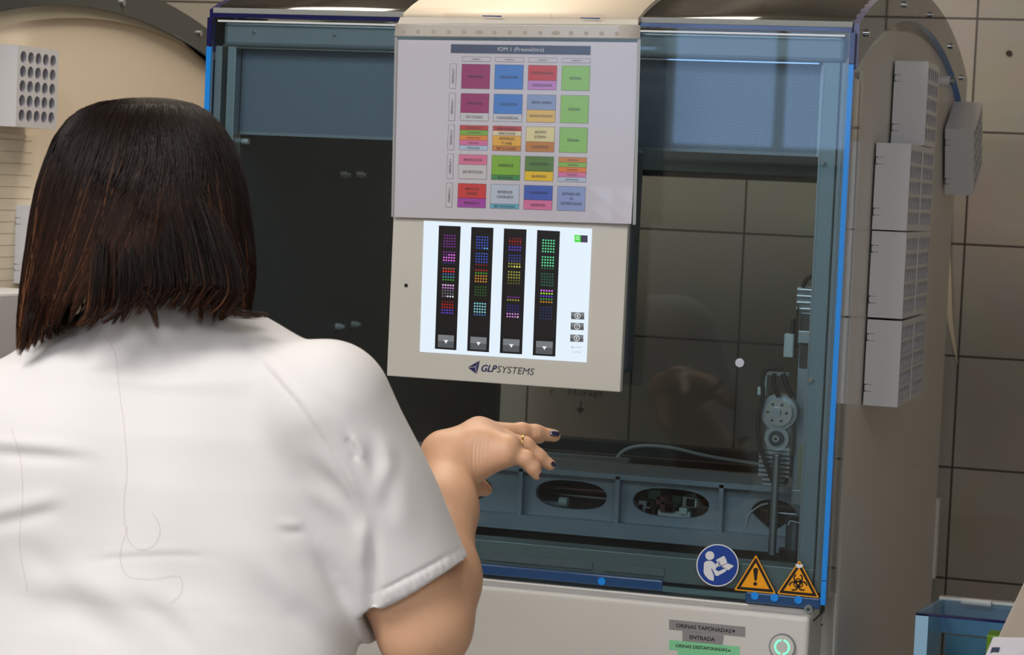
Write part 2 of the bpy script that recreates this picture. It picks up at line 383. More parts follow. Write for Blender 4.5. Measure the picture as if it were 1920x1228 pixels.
# front inner ledge (teal strips seen low in the pane)
z0 = ZB+.004; z1 = fp(1000, 1018, .02)[1]
MB().box((XL+.012, .008, z0), (-.012, .05, z1), mat('ledge', (130, 144, 146), .4, metal=.3)).build('front_ledge', mach, bevel=.001)
MB().box((fp(905, 1060, .006)[0], .0052, ZB+.012), (fp(1110, 1072, .006)[0], .0075, ZB+.022), steel_blue).build('latch_plate', mach)
MB().box((fp(1135, 1075, .006)[0], .0052, ZB+.012), (fp(1245, 1085, .006)[0], .0075, ZB+.022), steel_blue).build('latch_plate', mach)
# cast tray with oval windows
YC = .17
def castp(px, py, y=YC):
    return fp(px, py, y)
zc1 = castp(1160, 893)[1]; zc0 = castp(1150, 1008)[1]; zc01 = castp(1155, 980)[1]
cast = thing_cast = None
mb = MB(); xs = [castp(x, 950)[0] for x in (560, 770, 975, 1157, 1352, 1545)]
cx_l = XL+.03; cx_r = -.05; 
mb.box((cx_l, YC-.004, zc1-.004), (cx_r, YC+.12, zc1+.003), casting)
mb.box((cx_l, YC-.006, zc0), (cx_r, YC+.10, zc01), casting)
for x in xs: mb.box((x-.003, YC-.004, zc01), (x+.003, YC+.025, zc1), casting)
def plate_with_oval(mb, xa, xb, za, zb, y, th, kind, m):
    cx, cz = (xa+xb)/2, (za+zb)/2; hw, hh = (xb-xa)/2, (zb-za)/2; N = 32; outer, inner = [], []
    for k in range(N):
        t = 2*math.pi*k/N; c, s_ = math.cos(t), math.sin(t); q = max(abs(c), abs(s_)); outer.append((cx+c/q*hw, cz+s_/q*hh))
        if kind == 'oval':
            e = .75; ix = cx+math.copysign(abs(c)**e, c)*hw*.77; iz = cz+math.copysign(abs(s_)**.9, s_)*hh*.66+hh*.05
        else:
            ix = cx+c*hw*.46; iz = cz+(s_*hh*.62 if s_ > 0 else -hh*.85*(1-abs(c))**.8)
        inner.append((ix, iz))
    vs = [(x, y, z) for x, z in outer]+[(x, y, z) for x, z in inner]+[(x, y+th, z) for x, z in inner]
    mb.add(vs, [(k, (k+1) % N, N+(k+1) % N, N+k) for k in range(N)], m)
    mb.add(vs, [(N+k, N+(k+1) % N, 2*N+(k+1) % N, 2*N+k) for k in range(N)], m, True)
kinds = ['oval', 'drop', 'oval', 'oval', 'drop']
for i in range(5): plate_with_oval(mb, xs[i]+.003, xs[i+1]-.003, zc01, zc1-.004, YC+.012, .010, kinds[i], casting)
tray = mb.build('cast_tray', mach, label='cast metal tray with oval windows')
# rails and rods behind the tray
MB().cyl((XL+.03, YC+.06, zc1-.030), (cx_r, YC+.06, zc1-.030), .0035, mat('copper_rail', (150, 118, 104), .3, metal=.8)).build('guide_rod', mach, label='reddish guide rod')
MB().cyl((XL+.03, YC+.08, zc1-.042), (cx_r, YC+.08, zc1-.042), .003, chrome).build('guide_rod', mach)
MB().box((XL+.03, YC+.09, zc1-.085), (cx_r, YC+.11, zc1-.005), mat('tray_back', (24, 27, 29), .5)).build('tray_back', mach)
MB().box((fp(925, 945, YC+.05)[0], YC+.045, fp(925, 948, YC+.05)[1]), (fp(1050, 948, YC+.05)[0], YC+.055, fp(1000, 936, YC+.05)[1]), mat('pale_bar', (120, 140, 158), .3)).build('slide_bar', mach, bevel=.003)
x, z = fp(1057, 941, YC+.05); MB().cyl((x-.006, YC+.05, z), (x+.006, YC+.05, z), .007, light_plastic, 14).build('slide_knob', mach)
# bright long rails above the tray
r0 = fp(1040, 872, .32); r1 = fp(1450, 895, .32)
MB().box((XL+.04, .315, r1[1]-.002), (-.06, .335, r1[1]+.002), chrome).build('guide_rail', mach, label='bright upper guide rail')
MB().box((XL+.04, .30, r1[1]-.016), (-.06, .34, r1[1]-.004), dark_steel).build('guide_rail', mach)
c0 = fp(1000, 862, .40); c1 = fp(1180, 873, .40)
MB().box((XL+.06, .39, c1[1]), (c1[0], .41, c1[1]+.010), mat('pale_channel', (132, 146, 148), .4)).build('cable_channel', mach)
MB().box((XL+.04, .60, 1.0), (-.06, .62, fp(1100, 850, .6)[1]), mat('black_beam', (18, 20, 22), .4)).build('rear_rail', mach)
# electronics glimpsed through the third window
bits = MB(); rr = random.Random(3)
colb = [black, dark_steel, mat('pcb_green', (34, 64, 48), .5), mat('pcb_red', (96, 48, 48), .5), light_plastic, steel]
for i in range(16):
    px = 1192+rr.random()*128; py = 925+rr.random()*34; x, z = fp(px, py, YC+.03); s_ = .003+rr.random()*.006
    bits.box((x-s_, YC+.02, z-s_*.8), (x+s_, YC+.05, z+s_*.8), colb[i % 6])
x, z = fp(1265, 963, YC+.03); bits.box((x-.022, YC+.025, z-.004), (x+.022, YC+.04, z+.004), light_plastic)
bits.build('electronics', mach, label='small circuit parts behind the tray window')
bits = MB()
for i in range(6):
    x, z = fp(1392+rr.random()*40, 940+rr.random()*30, YC+.03); s_ = .004+rr.random()*.005; bits.box((x-s_, YC+.02, z-s_), (x+s_, YC+.04, z+s_), colb[(i*2+1) % 6])
bits.build('electronics', mach)
wire_w = mat('white_wire', (190, 198, 200), .4)
def pxpath(pts, y, n=8): return smoothpath([(*at(px, py, 1, y+dy),) for px, py, dy in pts], n)
MB().tube(pxpath([(1398, 988, 0), (1404, 965, 0), (1425, 948, 0), (1440, 944, 0)], YC+.01), .0012, wire_w, 6).build('wire', mach, label='white wire in the fifth window')
MB().tube(pxpath([(1150, 868, 0), (1170, 845, 0), (1205, 836, 0), (1260, 840, 0), (1330, 856, 0), (1430, 872, 0)], .5), .0028, wire_w, 8).build('wire', mach, label='long white hose')
# ---- gantry robot on the right
gan = MB().box((fp(1490, 800, .10)[0], .10, fp(1500, 945, .10)[1]), (fp(1536, 800, .10)[0], .14, fp(1500, 585, .10)[1]), mat('gantry_grey', (160, 172, 182), .4, metal=.4, noise=.05, nscale=60)).build('gantry_column', mach, bevel=.001, label='grey gantry column')
def gb(name, x0, y0, x1, y1, Y, th, m, bevel=.0008, label=None):
    a = fp(x0, y1, Y); b = fp(x1, y0, Y); return MB().box((a[0], Y, a[1]), (b[0], Y+th, b[1]), m).build(name, gan, bevel=bevel, label=label)
a = fp(1491, 585, .09); b = fp(1540, 540, .09)
hb = MB()
for k in range(4):
    z = a[1]+(b[1]-a[1])*k/4; hb.cyl((a[0], .10, z+.004), (b[0], .10, z+.004), .0038, alu, 10)
hb.box((a[0], .10, a[1]), (b[0], .13, b[1]), alu); hb.build('finned_block', gan)
gb('window_slot', 1500, 590, 1532, 622, .098, .003, mat('slot_brown', (70, 66, 64), .5)); gb('window_slot', 1498, 642, 1530, 690, .098, .003, MATS['slot_brown'])
gb('cross_plate', 1495, 622, 1532, 643, .094, .004, alu)
gb('tray_pocket', 1492, 838, 1526, 930, .092, .008, mat('pocket_beige', (146, 150, 130), .5)); gb('lower_block', 1484, 922, 1534, 946, .085, .03, steel_blue)
gb('timing_belt', 1490, 570, 1495, 672, .088, .008, rubber, 0)
gb('connector', 1468, 626, 1489, 670, .085, .02, light_plastic, .002); gb('connector_plug', 1481, 598, 1489, 626, .085, .015, black)
br = MB(); a = fp(1434, 698, .08); b = fp(1474, 745, .08)
br.box((a[0], .08, a[1]-.003), (b[0], .10, a[1]), light_plastic).box((a[0], .08, b[1]), (a[0]+.003, .10, a[1]), light_plastic).build('bracket', gan)
x, z = fp(1429, 732, .085); MB().box((x-.004, .075, z-.005), (x+.004, .09, z+.005), light_plastic).build('cable_clip', gan)
x, z = fp(1459, 773, .075)
mo = MB().cyl((x, .10, z), (x, .078, z), .0235, alu, 36).cyl((x+.002, .078, z), (x+.002, .068, z), .017, chrome, 30).cyl((x-.002, .068, z), (x-.002, .062, z), .007, alu, 20).build('motor', gan, bevel=.001)
for k in range(6):
    t = k*math.pi/3; MB().cyl((x+.012*math.cos(t), .069, z+.012*math.sin(t)), (x+.012*math.cos(t), .0665, z+.012*math.sin(t)), .0018, dark_steel, 8).build('screw', mo)
x, z = fp(1456, 822, .075)
MB().box((x-.020, .085, z-.024), (x+.020, .11, z+.024), mat('gear_housing', (150, 140, 140), .4, metal=.6)).build('gear_housing', gan, bevel=.004)
pu = MB().cyl((x, .085, z), (x, .075, z), .016, alu, 30).cyl((x, .0755, z), (x, .072, z), .010, dark_steel, 24).cyl((x, .073, z), (x, .069, z), .0045, chrome, 16).cyl((x, .0695, z), (x, .0685, z), .002, black, 12).build('pulley', gan)
hs = MB(); x, z = fp(1453, 872, .09)
for k in range(9):
    wz = .020 if k > 1 else .014; zz = z-.026+k*.0058; hs.box((x-wz, .082, zz), (x+wz, .11, zz+.0036), alu)
hs.box((x-.015, .088, z-.024), (x+.015, .11, z+.026), dark_steel); hs.build('heat_sink', gan)
MB().tube(pxpath([(1470, 690, 0), (1440, 692, 0), (1430, 712, 0), (1430, 745, 0), (1422, 780, 0), (1424, 830, 0), (1436, 870, 0), (1450, 905, 0)], .07), .0028, rubber, 8).build('cable', gan)
MB().tube(pxpath([(1452, 700, 0), (1452, 720, 0), (1460, 745, 0)], .07), .003, rubber, 8).build('cable', gan)
MB().tube(pxpath([(1468, 700, 0), (1476, 725, 0), (1486, 745, 0)], .07), .0035, rubber, 8).build('cable', gan)
MB().tube(pxpath([(1505, 538, 0), (1515, 522, 0), (1535, 516, 0)], .1), .003, rubber, 8).build('cable', gan)
x, z = fp(1461, 855, .06); x2, z2 = fp(1450, 1040, .06)
MB().cyl((x-.003, .06, z), (x-.003, .06, z2), .0052, steel, 14).cyl((x-.003, .06, z), (x-.003, .06, z+.002), .0065, chrome, 14).build('gripper_rod', gan)
x, z = fp(1492, 978, .09); x2, z2 = fp(1490, 1030, .09)
MB().cyl((x, .09, z2), (x, .09, z), .0125, mat('cylinder_grey', (110, 122, 130), .25, metal=.7), 24).cyl((x, .09, z), (x, .09, z+.005), .0135, black, 24).cyl((x, .09, z2-.012), (x, .09, z2), .02, black, 24).build('gripper_motor', gan)
MB().tube(pxpath([(1478, 985, 0), (1482, 977, 0), (1500, 980, 0), (1512, 975, 0)], .07), .001, wire_w, 6).build('wire', gan)
# round grey dot on the pane
x, z = fp(1387, 680, -.0035); MB().cyl((x, -.0032, z), (x, -.0042, z), .0056, mat('grey_dot', (186, 190, 204), .4), 28).build('round_sticker', mach, label='small round pale grey sticker on the pane')

# ---- safety stickers (own pixel frame of the close view -> plane of the pane)
def z3(x, y, Y=-.0040): q = fp(1220+x/4.571, 980+y/4.571, Y); return (q[0], Y, q[1])
def flat(mb, pts, m, Y): mb.add([z3(x, y, Y) for x, y in pts], [tuple(range(len(pts)))], m)
def disc(mb, cx, cy, r, m, Y, n=40, ry=None): flat(mb, [(cx+r*math.cos(2*math.pi*k/n), cy+(ry or r)*math.sin(2*math.pi*k/n)) for k in range(n)], m, Y)
def ringarc(mb, cx, cy, r0, r1, a0, a1, m, Y, n=24):
    vs = []
    for k in range(n+1):
        t = a0+(a1-a0)*k/n; vs += [z3(cx+r0*math.cos(t), cy+r0*math.sin(t), Y), z3(cx+r1*math.cos(t), cy+r1*math.sin(t), Y)]
    mb.add(vs, [(2*k, 2*k+1, 2*k+3, 2*k+2) for k in range(n)], m)
def roundpoly(pts, r, n=5):
    out = []; N = len(pts)
    for i in range(N):
        p0, p1, p2 = map(np.array, (pts[i-1], pts[i], pts[(i+1) % N])); p0 = p0.astype(float); p1 = p1.astype(float); p2 = p2.astype(float)
        a = p1+(p0-p1)/np.linalg.norm(p0-p1)*r; b = p1+(p2-p1)/np.linalg.norm(p2-p1)*r
        for k in range(n+1): t = k/n; out.append(tuple((1-t)**2*a+2*t*(1-t)*p1+t*t*b))
    return out
stk_w = mat('sticker_white', (222, 222, 228), .4); stk_b = mat('sticker_blue', (20, 62, 150), .4); stk_o = mat('sticker_orange', (240, 160, 10), .4); stk_k = mat('sticker_black', (26, 16, 10), .4)
mb = MB(); disc(mb, 573, 365, 182, stk_w, -.0040); disc(mb, 573, 365, 172, stk_b, -.0043)
disc(mb, 507, 282, 38, stk_w, -.0046)
flat(mb, roundpoly([(457, 345), (475, 328), (520, 326), (545, 345), (566, 385), (552, 398), (578, 418), (640, 390), (652, 402), (640, 420), (570, 458), (552, 450), (543, 418), (541, 500), (500, 488), (468, 455), (453, 425)], 8, 3), stk_w, -.0046)
flat(mb, [(560, 318), (628, 283), (640, 300), (578, 332), (600, 372), (588, 376)], stk_w, -.0046)
flat(mb, [(584, 330), (640, 300), (657, 343), (600, 372)], stk_w, -.0046)
flat(mb, [(606, 378), (655, 345), (714, 370), (665, 408), (652, 402), (640, 388)], stk_w, -.0046)
flat(mb, [(552, 352), (578, 345), (590, 368), (566, 382)], stk_w, -.0046)
flat(mb, [(578, 331), (584, 329), (604, 373), (597, 376)], stk_b, -.0049); flat(mb, [(600, 376), (604, 372), (657, 342), (660, 346)], stk_b, -.0049)
flat(mb, [(519, 395), (526, 395), (541, 425), (541, 455)], stk_b, -.0049)
mb.build('safety_sticker', mach, label='round blue sticker of a person reading a manual')
def tri(mb, pts, b1=14, b2=36, cut=None):
    c = np.mean(np.array(pts, float), 0)
    def ins(d): return [tuple(c+(np.array(p)-c)*(1-d)) for p in pts]
    flat(mb, roundpoly(pts, 18), stk_o, -.0040); flat(mb, roundpoly(ins(.10), 12), stk_k, -.0043); flat(mb, ins(.32), stk_o, -.0046)
mb = MB(); tri(mb, [(903, 274), (714, 578), (1074, 610)])
flat(mb, roundpoly([(878, 396), (900, 384), (922, 396), (908, 498), (890, 498)], 8, 4), stk_k, -.0049); disc(mb, 896, 524, 16, stk_k, -.0049, 20)
mb.build('safety_sticker', mach, label='yellow triangle warning sticker with exclamation mark')
mb = MB(); tri(mb, [(1275, 320), (1080, 608), (1445, 645)])
flat(mb, [(1238, 352), (1310, 360), (1295, 384), (1270, 390), (1252, 384)], stk_w, -.0050)
cx, cy = 1264, 520
for a in (-90, 30, 150):
    t = math.radians(a); ox, oy = cx+44*math.cos(t), cy+44*math.sin(t)
    ringarc(mb, ox, oy, 29, 42, t+.55, t+2*math.pi-.55, stk_k, -.0049, 28)
    ringarc(mb, ox+3*math.cos(t), oy+3*math.sin(t), 24, 36, t+math.pi-1.0, t+math.pi+1.0, stk_k, -.0050, 14)
ringarc(mb, cx, cy, 34, 43, -math.pi/2-.5, -math.pi/2+.5, stk_k, -.0051, 12)
ringarc(mb, cx, cy, 34, 43, math.radians(30)-.5, math.radians(30)+.5, stk_k, -.0051, 12)
ringarc(mb, cx, cy, 34, 43, math.radians(150)-.5, math.radians(150)+.5, stk_k, -.0051, 12)
disc(mb, cx, cy, 9, stk_o, -.0053, 14)
mb.build('safety_sticker', mach, label='yellow triangle biohazard sticker with torn tip')

# ---- cabinet below the hood
cabz = fp(1300, 1150, -.02)[1]
cab = MB().box((XL, .006, .05), (-.024, 1.17, .964), white_panel).build('cabinet_body', mach, bevel=.004)
MB().box((XL+.001, .002, .975), (XR-.012, .06, ZB-.012), white_paint).build('cabinet_ledge', mach, bevel=.003, label='white ledge under the pane')
zt = fp(1100, 1117, -.03)[1]
door = MB().box((XL+.001, -.03, .12), (-.010, .004, zt), white_paint).build('door_panel', mach, bevel=.006, seg=4, label='white lower door panel')
MB().prism([(XL+.002, .004, zt-.004), (XL+.002, -.026, zt-.004), (XL+.002, .004, ZB-.014)], (XR-.0135-XL-.002, 0, 0), white_paint).build('sloping_ledge', mach, label='sloping white strip above the door')
x, z = fp(1517, 1141, -.004); MB().cyl((x, .004, z), (x, -.010, z), .0055, steel, 18).cyl((x, -.010, z), (x, -.0112, z), .0025, dark_steel, 6).build('screw', mach, label='hex screw below the right corner')
x, z = fp(1541, 1172, -.03); MB().cyl((x, -.029, z), (x, -.0308, z), .0011, black, 10).build('pin_hole', door)
x, z = fp(1467.6, 1212, -.03)
pb = MB().cyl((x, -.029, z), (x, -.034, z), .0165, steel, 40).cyl((x, -.034, z), (x, -.0345, z), .0150, mat('button_face', (205, 205, 202), .4), 40).build('power_button', door, bevel=.0005, label='round power button with green light ring')
rg = MB(); ge = mat('green_glow', (120, 255, 190), .4, emit=(90, 255, 170), es=1.6)
for a0, a1 in ((-80, 80), (100, 260)):
    vs = []
    for k in range(25):
        t = math.radians(a0+(a1-a0)*k/24)
        for rr_ in (.0078, .0096): vs.append((x+rr_*math.cos(t), -.0349, z+rr_*math.sin(t)))
    rg.add(vs, [(2*k, 2*k+1, 2*k+3, 2*k+2) for k in range(24)], ge)
rg.build('light_ring', pb, label='green light ring')
tape_g = mat('tape_grey', (142, 140, 142), .5); tape_n = mat('tape_green', (134, 212, 160), .5); ink = mat('ink', (24, 22, 24), .6)
def tape(name, quad, m, txt, tq, label, Y=-.0303, Yt=-.0306, bold=True):
    P = [z3(x, y, Y) for x, y in quad]; mb = MB(); mb.add(P, [(0, 1, 2, 3)], m)
    ll, lr, ul = [z3(x, y, Yt) for x, y in tq]; text_quad(mb, txt, ll, lr, ul, ink, bold)
    # arrow drawn apart where needed
    return mb
mb = tape('a', [(158, 828), (812, 893), (810, 980), (157, 915)], tape_g, 'ORINAS TAPONADAS', [(218, 896), (690, 946), (218, 862)], '')
for q in ([(694, 922), (708, 924), (708, 931), (694, 929)], [(704, 910), (727, 931), (703, 944), (708, 928)]): mb.add([z3(x, y, -.0306) for x, y in q], [(0, 1, 2, 3)], ink)
mb.build('label_tape', door, label='grey tape reading ORINAS TAPONADAS')
mb = tape('a', [(272, 926), (628, 966), (616, 1046), (272, 1012)], tape_g, 'ENTRADA', [(334, 996), (552, 1018), (334, 962)], '', -.0304, -.0307); mb.build('label_tape', door, label='grey tape reading ENTRADA')
mb = tape('a', [(160, 1003), (762, 1062), (760, 1146), (157, 1086)], tape_n, 'ORINAS DESTAPONADAS', [(214, 1066), (656, 1104), (214, 1038)], '', -.0305, -.0308)
for q in ([(658, 1092), (672, 1094), (672, 1099), (658, 1097)], [(668, 1084), (685, 1098), (667, 1107), (671, 1096)]): mb.add([z3(x, y, -.0308) for x, y in q], [(0, 1, 2, 3)], ink)
mb.build('label_tape', door, label='green tape reading ORINAS DESTAPONADAS')
mb = tape('a', [(232, 1092), (680, 1135), (680, 1215), (232, 1172)], tape_n, 'CAJON 4', [(284, 1166), (560, 1192), (284, 1132)], '', -.0304, -.0307); mb.build('label_tape', door, label='lowest green label tape')

# ------------------------------------------------------------------ touch monitor
YM = -.062
mon = thing('touch_monitor', 'white bezelled touch monitor showing four black columns of coloured dots below the printed chart', 'monitor', (fp(947, 560, YM)[0], YM, fp(947, 560, YM)[1]))
mL = fp(732, 560, YM)[0]-.0; mL = (fp(735, 410, YM)[0]+fp(727, 705, YM)[0])/2; mR = (fp(1176, 422, YM)[0]+fp(1164, 735, YM)[0])/2
mB = (fp(727, 705, YM)[1]+fp(1164, 735, YM)[1])/2; mT = mB+.315
bez_m = mat('bezel_white', (200, 197, 190), .4, coat=.2)
MB().box((mL, YM, mB), (mR, YM+.012, mT), bez_m).build('bezel', mon, bevel=.0012)
MB().box((mL+.004, YM+.0121, mB+.022), (mR+.003, YM+.056, mT-.01), mat('monitor_housing', (52, 62, 70), .3)).build('housing', mon, bevel=.006, label='dark rear housing')
def z2(x, y, Y=YM): q = fp(720+x/3.6125, 400+y/3.6125, Y); return np.array((q[0], Y, q[1]))
SC = [(270, 50), (1410, 104), (1372, 1010), (242, 938)]
def scr(u, v, Y):
    a = np.array(SC[0])*(1-u)*(1-v)+np.array(SC[1])*u*(1-v)+np.array(SC[2])*u*v+np.array(SC[3])*(1-u)*v
    return z2(a[0], a[1], Y)
def em(name, rgb, k=1.0): return mat(name, tuple(x*.15 for x in rgb), .35, emit=rgb, es=k)
screen_m = em('screen_white', (226, 240, 252), 1.0)
mb = MB(); mb.add([scr(0, 0, YM-.0006), scr(1, 0, YM-.0006), scr(1, 1, YM-.0006), scr(0, 1, YM-.0006)], [(3, 2, 1, 0)], screen_m)
screen = mb.build('screen', mon, label='lit white screen')
strip_m = em('strip_black', (9, 8, 14), .6); stripB = em('strip_shade', (26, 24, 26), .6)
cols = [[(372, 82), (520, 88), (490, 927), (344, 917)], [(592, 92), (742, 98), (711, 941), (563, 931)], [(813, 102), (966, 109), (935, 955), (784, 946)], [(1038, 113), (1192, 121), (1160, 970), (1007, 961)]]
DC = dict(V=(110, 40, 130), v=(70, 24, 84), M=(225, 110, 235), B=(50, 80, 180), b=(52, 60, 140), L=(90, 175, 250), R=(165, 24, 24), r=(110, 20, 20), S=(235, 40, 30), G=(60, 150, 50), g=(36, 84, 34), O=(190, 130, 40), Y=(150, 150, 60), y=(90, 90, 30), P=(90, 60, 190), p=(40, 36, 110), T=(90, 215, 150), t=(40, 96, 70), W=(230, 225, 235), w=(110, 105, 115), C=(130, 200, 210), N=(200, 130, 215), K=(14, 24, 20), H=(230, 225, 100), A=(160, 230, 60), Q=(60, 100, 160), Z=(30, 44, 90), c=(70, 140, 150), X=(165, 95, 85), U=(240, 200, 245))
rowsC = [['VVVVV', 'VVVVV', 'VVVVV', 'VVVVV', 'VVVVV', 'VVVVV', 'VVMMM', 'MMMMM', 'MMMMM', 'ppppp', 'XXXXX', 'SSSSS', 'QQQQQ', 'ccccc', 'GGGGG', 'UUUUU', 'NNNNN', 'wwwww', 'wwwww', 'wwWWW', 'rrrrr', 'RRRRR', 'RRRRR', 'PPPPP', 'PPPPP'],
         ['BBBBB', 'BBBBB', 'BBBBB', 'BBBBB', 'BBBLL', 'BBBBB', 'BBBBB', 'BBBBB', 'BBBBB', 'rrrrr', 'RRRRR', 'GGGGG', 'OOOOO', 'OOOOO', 'OOOOO', 'ggggg', 'ggggg', 'ggggg', 'ggggg', 'KKKKK', 'CCCCC', 'CCCCC', 'CCCCC', 'CCCCC', 'QQQQQ'],
         ['rrrrr', 'RRRRR', 'rrrrr', 'PPPPP', 'PPPPP', 'bbbbb', 'bbbbb', 'bbbbb', 'YYYYY', 'YYHHH', 'YYYYY', 'YYYYY', 'YYYYY', 'yyyyy', 'yyyyy', 'KKKKK', 'KKKKK', 'KKKKK', 'VVVVV', 'YYYYY', 'ppppp', 'ppppp', 'ppppp', 'NNNNN', 'NNNNU'],
         ['TTTTT', 'TTTTT', 'TTTTT', 'TTTTT', 'TTTTT', 'TTTTT', 'TTTTT', 'TTTTT', 'TTTTT', 'ttttt', 'ttttt', 'ttttt', 'ttttt', 'ttttt', 'ttttt', 'MMMMM', 'AAAAA', 'PPPPP', 'GGGGG', 'OOOOO', 'ZZZZZ', 'ZZZZZ', 'ZZZZZ', 'ZZZZZ', 'ZZZZZ']]
btn = em('button_grey', (120, 124, 128), .9); btn2 = em('button_grey_low', (84, 88, 92), .9); arw = em('arrow_white', (240, 240, 240), 1)
for ci, cc in enumerate(cols):
    def L(u, v, Y, cc=cc):
        a = np.array(cc[0])*(1-u)*(1-v)+np.array(cc[1])*u*(1-v)+np.array(cc[2])*u*v+np.array(cc[3])*(1-u)*v
        return z2(a[0], a[1], Y)
    mb = MB(); Y1 = YM-.0009
    mb.add([L(0, 0, Y1), L(1, 0, Y1), L(1, 1, Y1), L(0, 1, Y1)], [(3, 2, 1, 0)], strip_m)
    mb.add([L(.03, .7, Y1-.0001), L(.97, .7, Y1-.0001), L(.97, .86, Y1-.0001), L(.03, .86, Y1-.0001)], [(3, 2, 1, 0)], em('strip_glint', (16, 15, 20), .6))
    Y2 = Y1-.0003
    for r in range(25):
        v = .0776+(r//5)*.134+(r % 5)*.0226
        for k in range(5):
            u = .277+k*.118; c = rowsC[ci][r][k]; m = em('dot_'+c, DC[c], 1.0)
            n = 8; ru, rv = .040, .0072
            mb.add([L(u+ru*math.cos(2*math.pi*j/n), v+rv*math.sin(2*math.pi*j/n), Y2) for j in range(n)], [tuple(range(n))], m)
    mb.build('dot_column', screen)
    mb = MB(); mb.add([L(.13, .883, Y2), L(.87, .883, Y2), L(.87, .934, Y2), L(.13, .934, Y2)], [(3, 2, 1, 0)], btn)
    mb.add([L(.13, .934, Y2), L(.87, .934, Y2), L(.87, .985, Y2), L(.13, .985, Y2)], [(3, 2, 1, 0)], btn2)
    mb.add([L(.41, .924, Y2-.0002), L(.60, .924, Y2-.0002), L(.505, .952, Y2-.0002)], [(2, 1, 0)], arw)
    mb.build('arrow_button', screen)
def q2(mb, x0, y0, x1, y1, m, Y, sk=.04): mb.add([z2(x0, y0, Y), z2(x1, y0+sk*(x1-x0), Y), z2(x1, y1+sk*(x1-x0), Y), z2(x0, y1, Y)], [(3, 2, 1, 0)], m)
mb = MB(); q2(mb, 1290, 146, 1332, 194, em('toggle_green', (70, 220, 60)), YM-.0009); q2(mb, 1332, 148, 1379, 196, em('toggle_dark', (58, 56, 72)), YM-.0009)
for yy in (158, 172): q2(mb, 1298, yy, 1324, yy+5, arw, YM-.0012)
mb.build('toggle_switch', screen)
for i, (y, ch) in enumerate(((668, 'i'), (740, '/'), (820, 'B'))):
    mb = MB(); q2(mb, 1267-i*3, y, 1356-i*3, y+24, btn, YM-.0009); q2(mb, 1267-i*3, y+24, 1356-i*3, y+48, btn2, YM-.0009)
    cx, cy = 1311-i*3, y+26; vs = []
    for k in range(21):
        t = 2*math.pi*k/20
        for r in (16, 20): vs.append(z2(cx+r*math.cos(t), cy+r*math.sin(t), YM-.0012))
    mb.add(vs, [(2*k, 2*k+1, 2*k+3, 2*k+2) for k in range(20)], arw)
    text_quad(mb, ch, z2(cx-5, cy+10, YM-.0012), z2(cx+5, cy+10, YM-.0012), z2(cx-5, cy-10, YM-.0012), arw)
    mb.build('icon_button', screen)
mb = MB(); tg = em('tiny_grey', (150, 156, 168)); text_quad(mb, 'GLPSYSTEMS', z2(1288, 910, YM-.0009), z2(1338, 912, YM-.0009), z2(1288, 902, YM-.0009), tg)
mb.add([z2(1268, 906, YM-.0009), z2(1282, 898, YM-.0009), z2(1280, 914, YM-.0009)], [(0, 1, 2)], tg)
text_quad(mb, '11:44:36', z2(1275, 943, YM-.0009), z2(1334, 945, YM-.0009), z2(1275, 933, YM-.0009), tg); mb.build('status_text', screen)
mb = MB(); navy = mat('logo_navy', (30, 28, 92), .4); lg = mat('logo_grey', (78, 78, 84), .4)
Yl = YM-.0006
mb.add([z2(*p_, Yl) for p_ in ((568, 1042), (648, 998), (618, 1036))], [(0, 1, 2)], navy); mb.add([z2(*p_, Yl) for p_ in ((648, 998), (622, 1040), (628, 1088))], [(0, 1, 2)], navy)
mb.add([z2(*p_, Yl) for p_ in ((570, 1046), (616, 1042), (624, 1086))], [(0, 1, 2)], navy)
for t_, a, b_, h, m_, bo in (('GLP', (652, 1071), (754, 1076), (668, 1024), navy, True), ('SYSTEMS', (762, 1077), (1010, 1096), (774, 1032), lg, False)):
    text_quad(mb, t_, z2(*a, Yl), z2(*b_, Yl), z2(*h, Yl), m_, bo)
mb.build('logo', mon, label='navy and grey GLPSYSTEMS lettering with arrow mark')
q = z2(150, 488, YM); MB().cyl((q[0], YM+.0005, q[2]), (q[0], YM-.0007, q[2]), .0024, black, 18).build('sensor_hole', mon)

# ------------------------------------------------------------------ printed chart and its sleeve
YP = YM-.006
def z1(x, y, Y=YP): q = fp(730+x/2.7917, y/2.7917, Y); return np.array((q[0], Y, q[1]))
paper = mat('paper', (205, 202, 212), .6)
def sheet(corners, Y, curl, m, n=12, th=.0004, zoff=0):
    mb = MB(); vs = []
    for s_ in (0, 1):
        for j in range(n+1):
            for i in range(n+1):
                u, v = i/n, j/n; a = np.array(corners[0])*(1-u)*(1-v)+np.array(corners[1])*u*(1-v)+np.array(corners[2])*u*v+np.array(corners[3])*(1-u)*v
                p_ = z1(a[0], a[1], Y); p_[1] += curl(u, v)+s_*th; vs.append(p_)
    N = (n+1)**2; fs = []
    for j in range(n):
        for i in range(n):
            k = j*(n+1)+i; fs += [(k, k+n+1, k+n+2, k+1), (N+k, N+k+1, N+k+n+2, N+k+n+1)]
    for i in range(n):
        fs += [(i, i+1, N+i+1, N+i), (n*(n+1)+i, N+n*(n+1)+i, N+n*(n+1)+i+1, n*(n+1)+i+1)]
        k = i*(n+1); fs += [(k, N+k, N+k+n+1, k+n+1), (k+n, k+2*n+1, N+k+2*n+1, N+k+n)]
    mb.add(vs, fs, m, False); return mb
curl = lambda u, v: -.004*max(0, (u-.85)/.15)*max(0, (v-.8)/.2)
chart = thing('printed_chart', 'landscape printed chart of coloured rack boxes hanging above the touch monitor screen', 'chart', (z1(680, 600)[0], YP, z1(680, 600)[2]))
pc = [(42, 208), (1302, 222), (1270, 1172), (18, 1136)]
sheet(pc, YP, curl, paper).build('paper', chart)
T4 = [np.array(p_, float) for p_ in ((323, 230), (1054, 240), (1022, 1106), (296, 1083))]
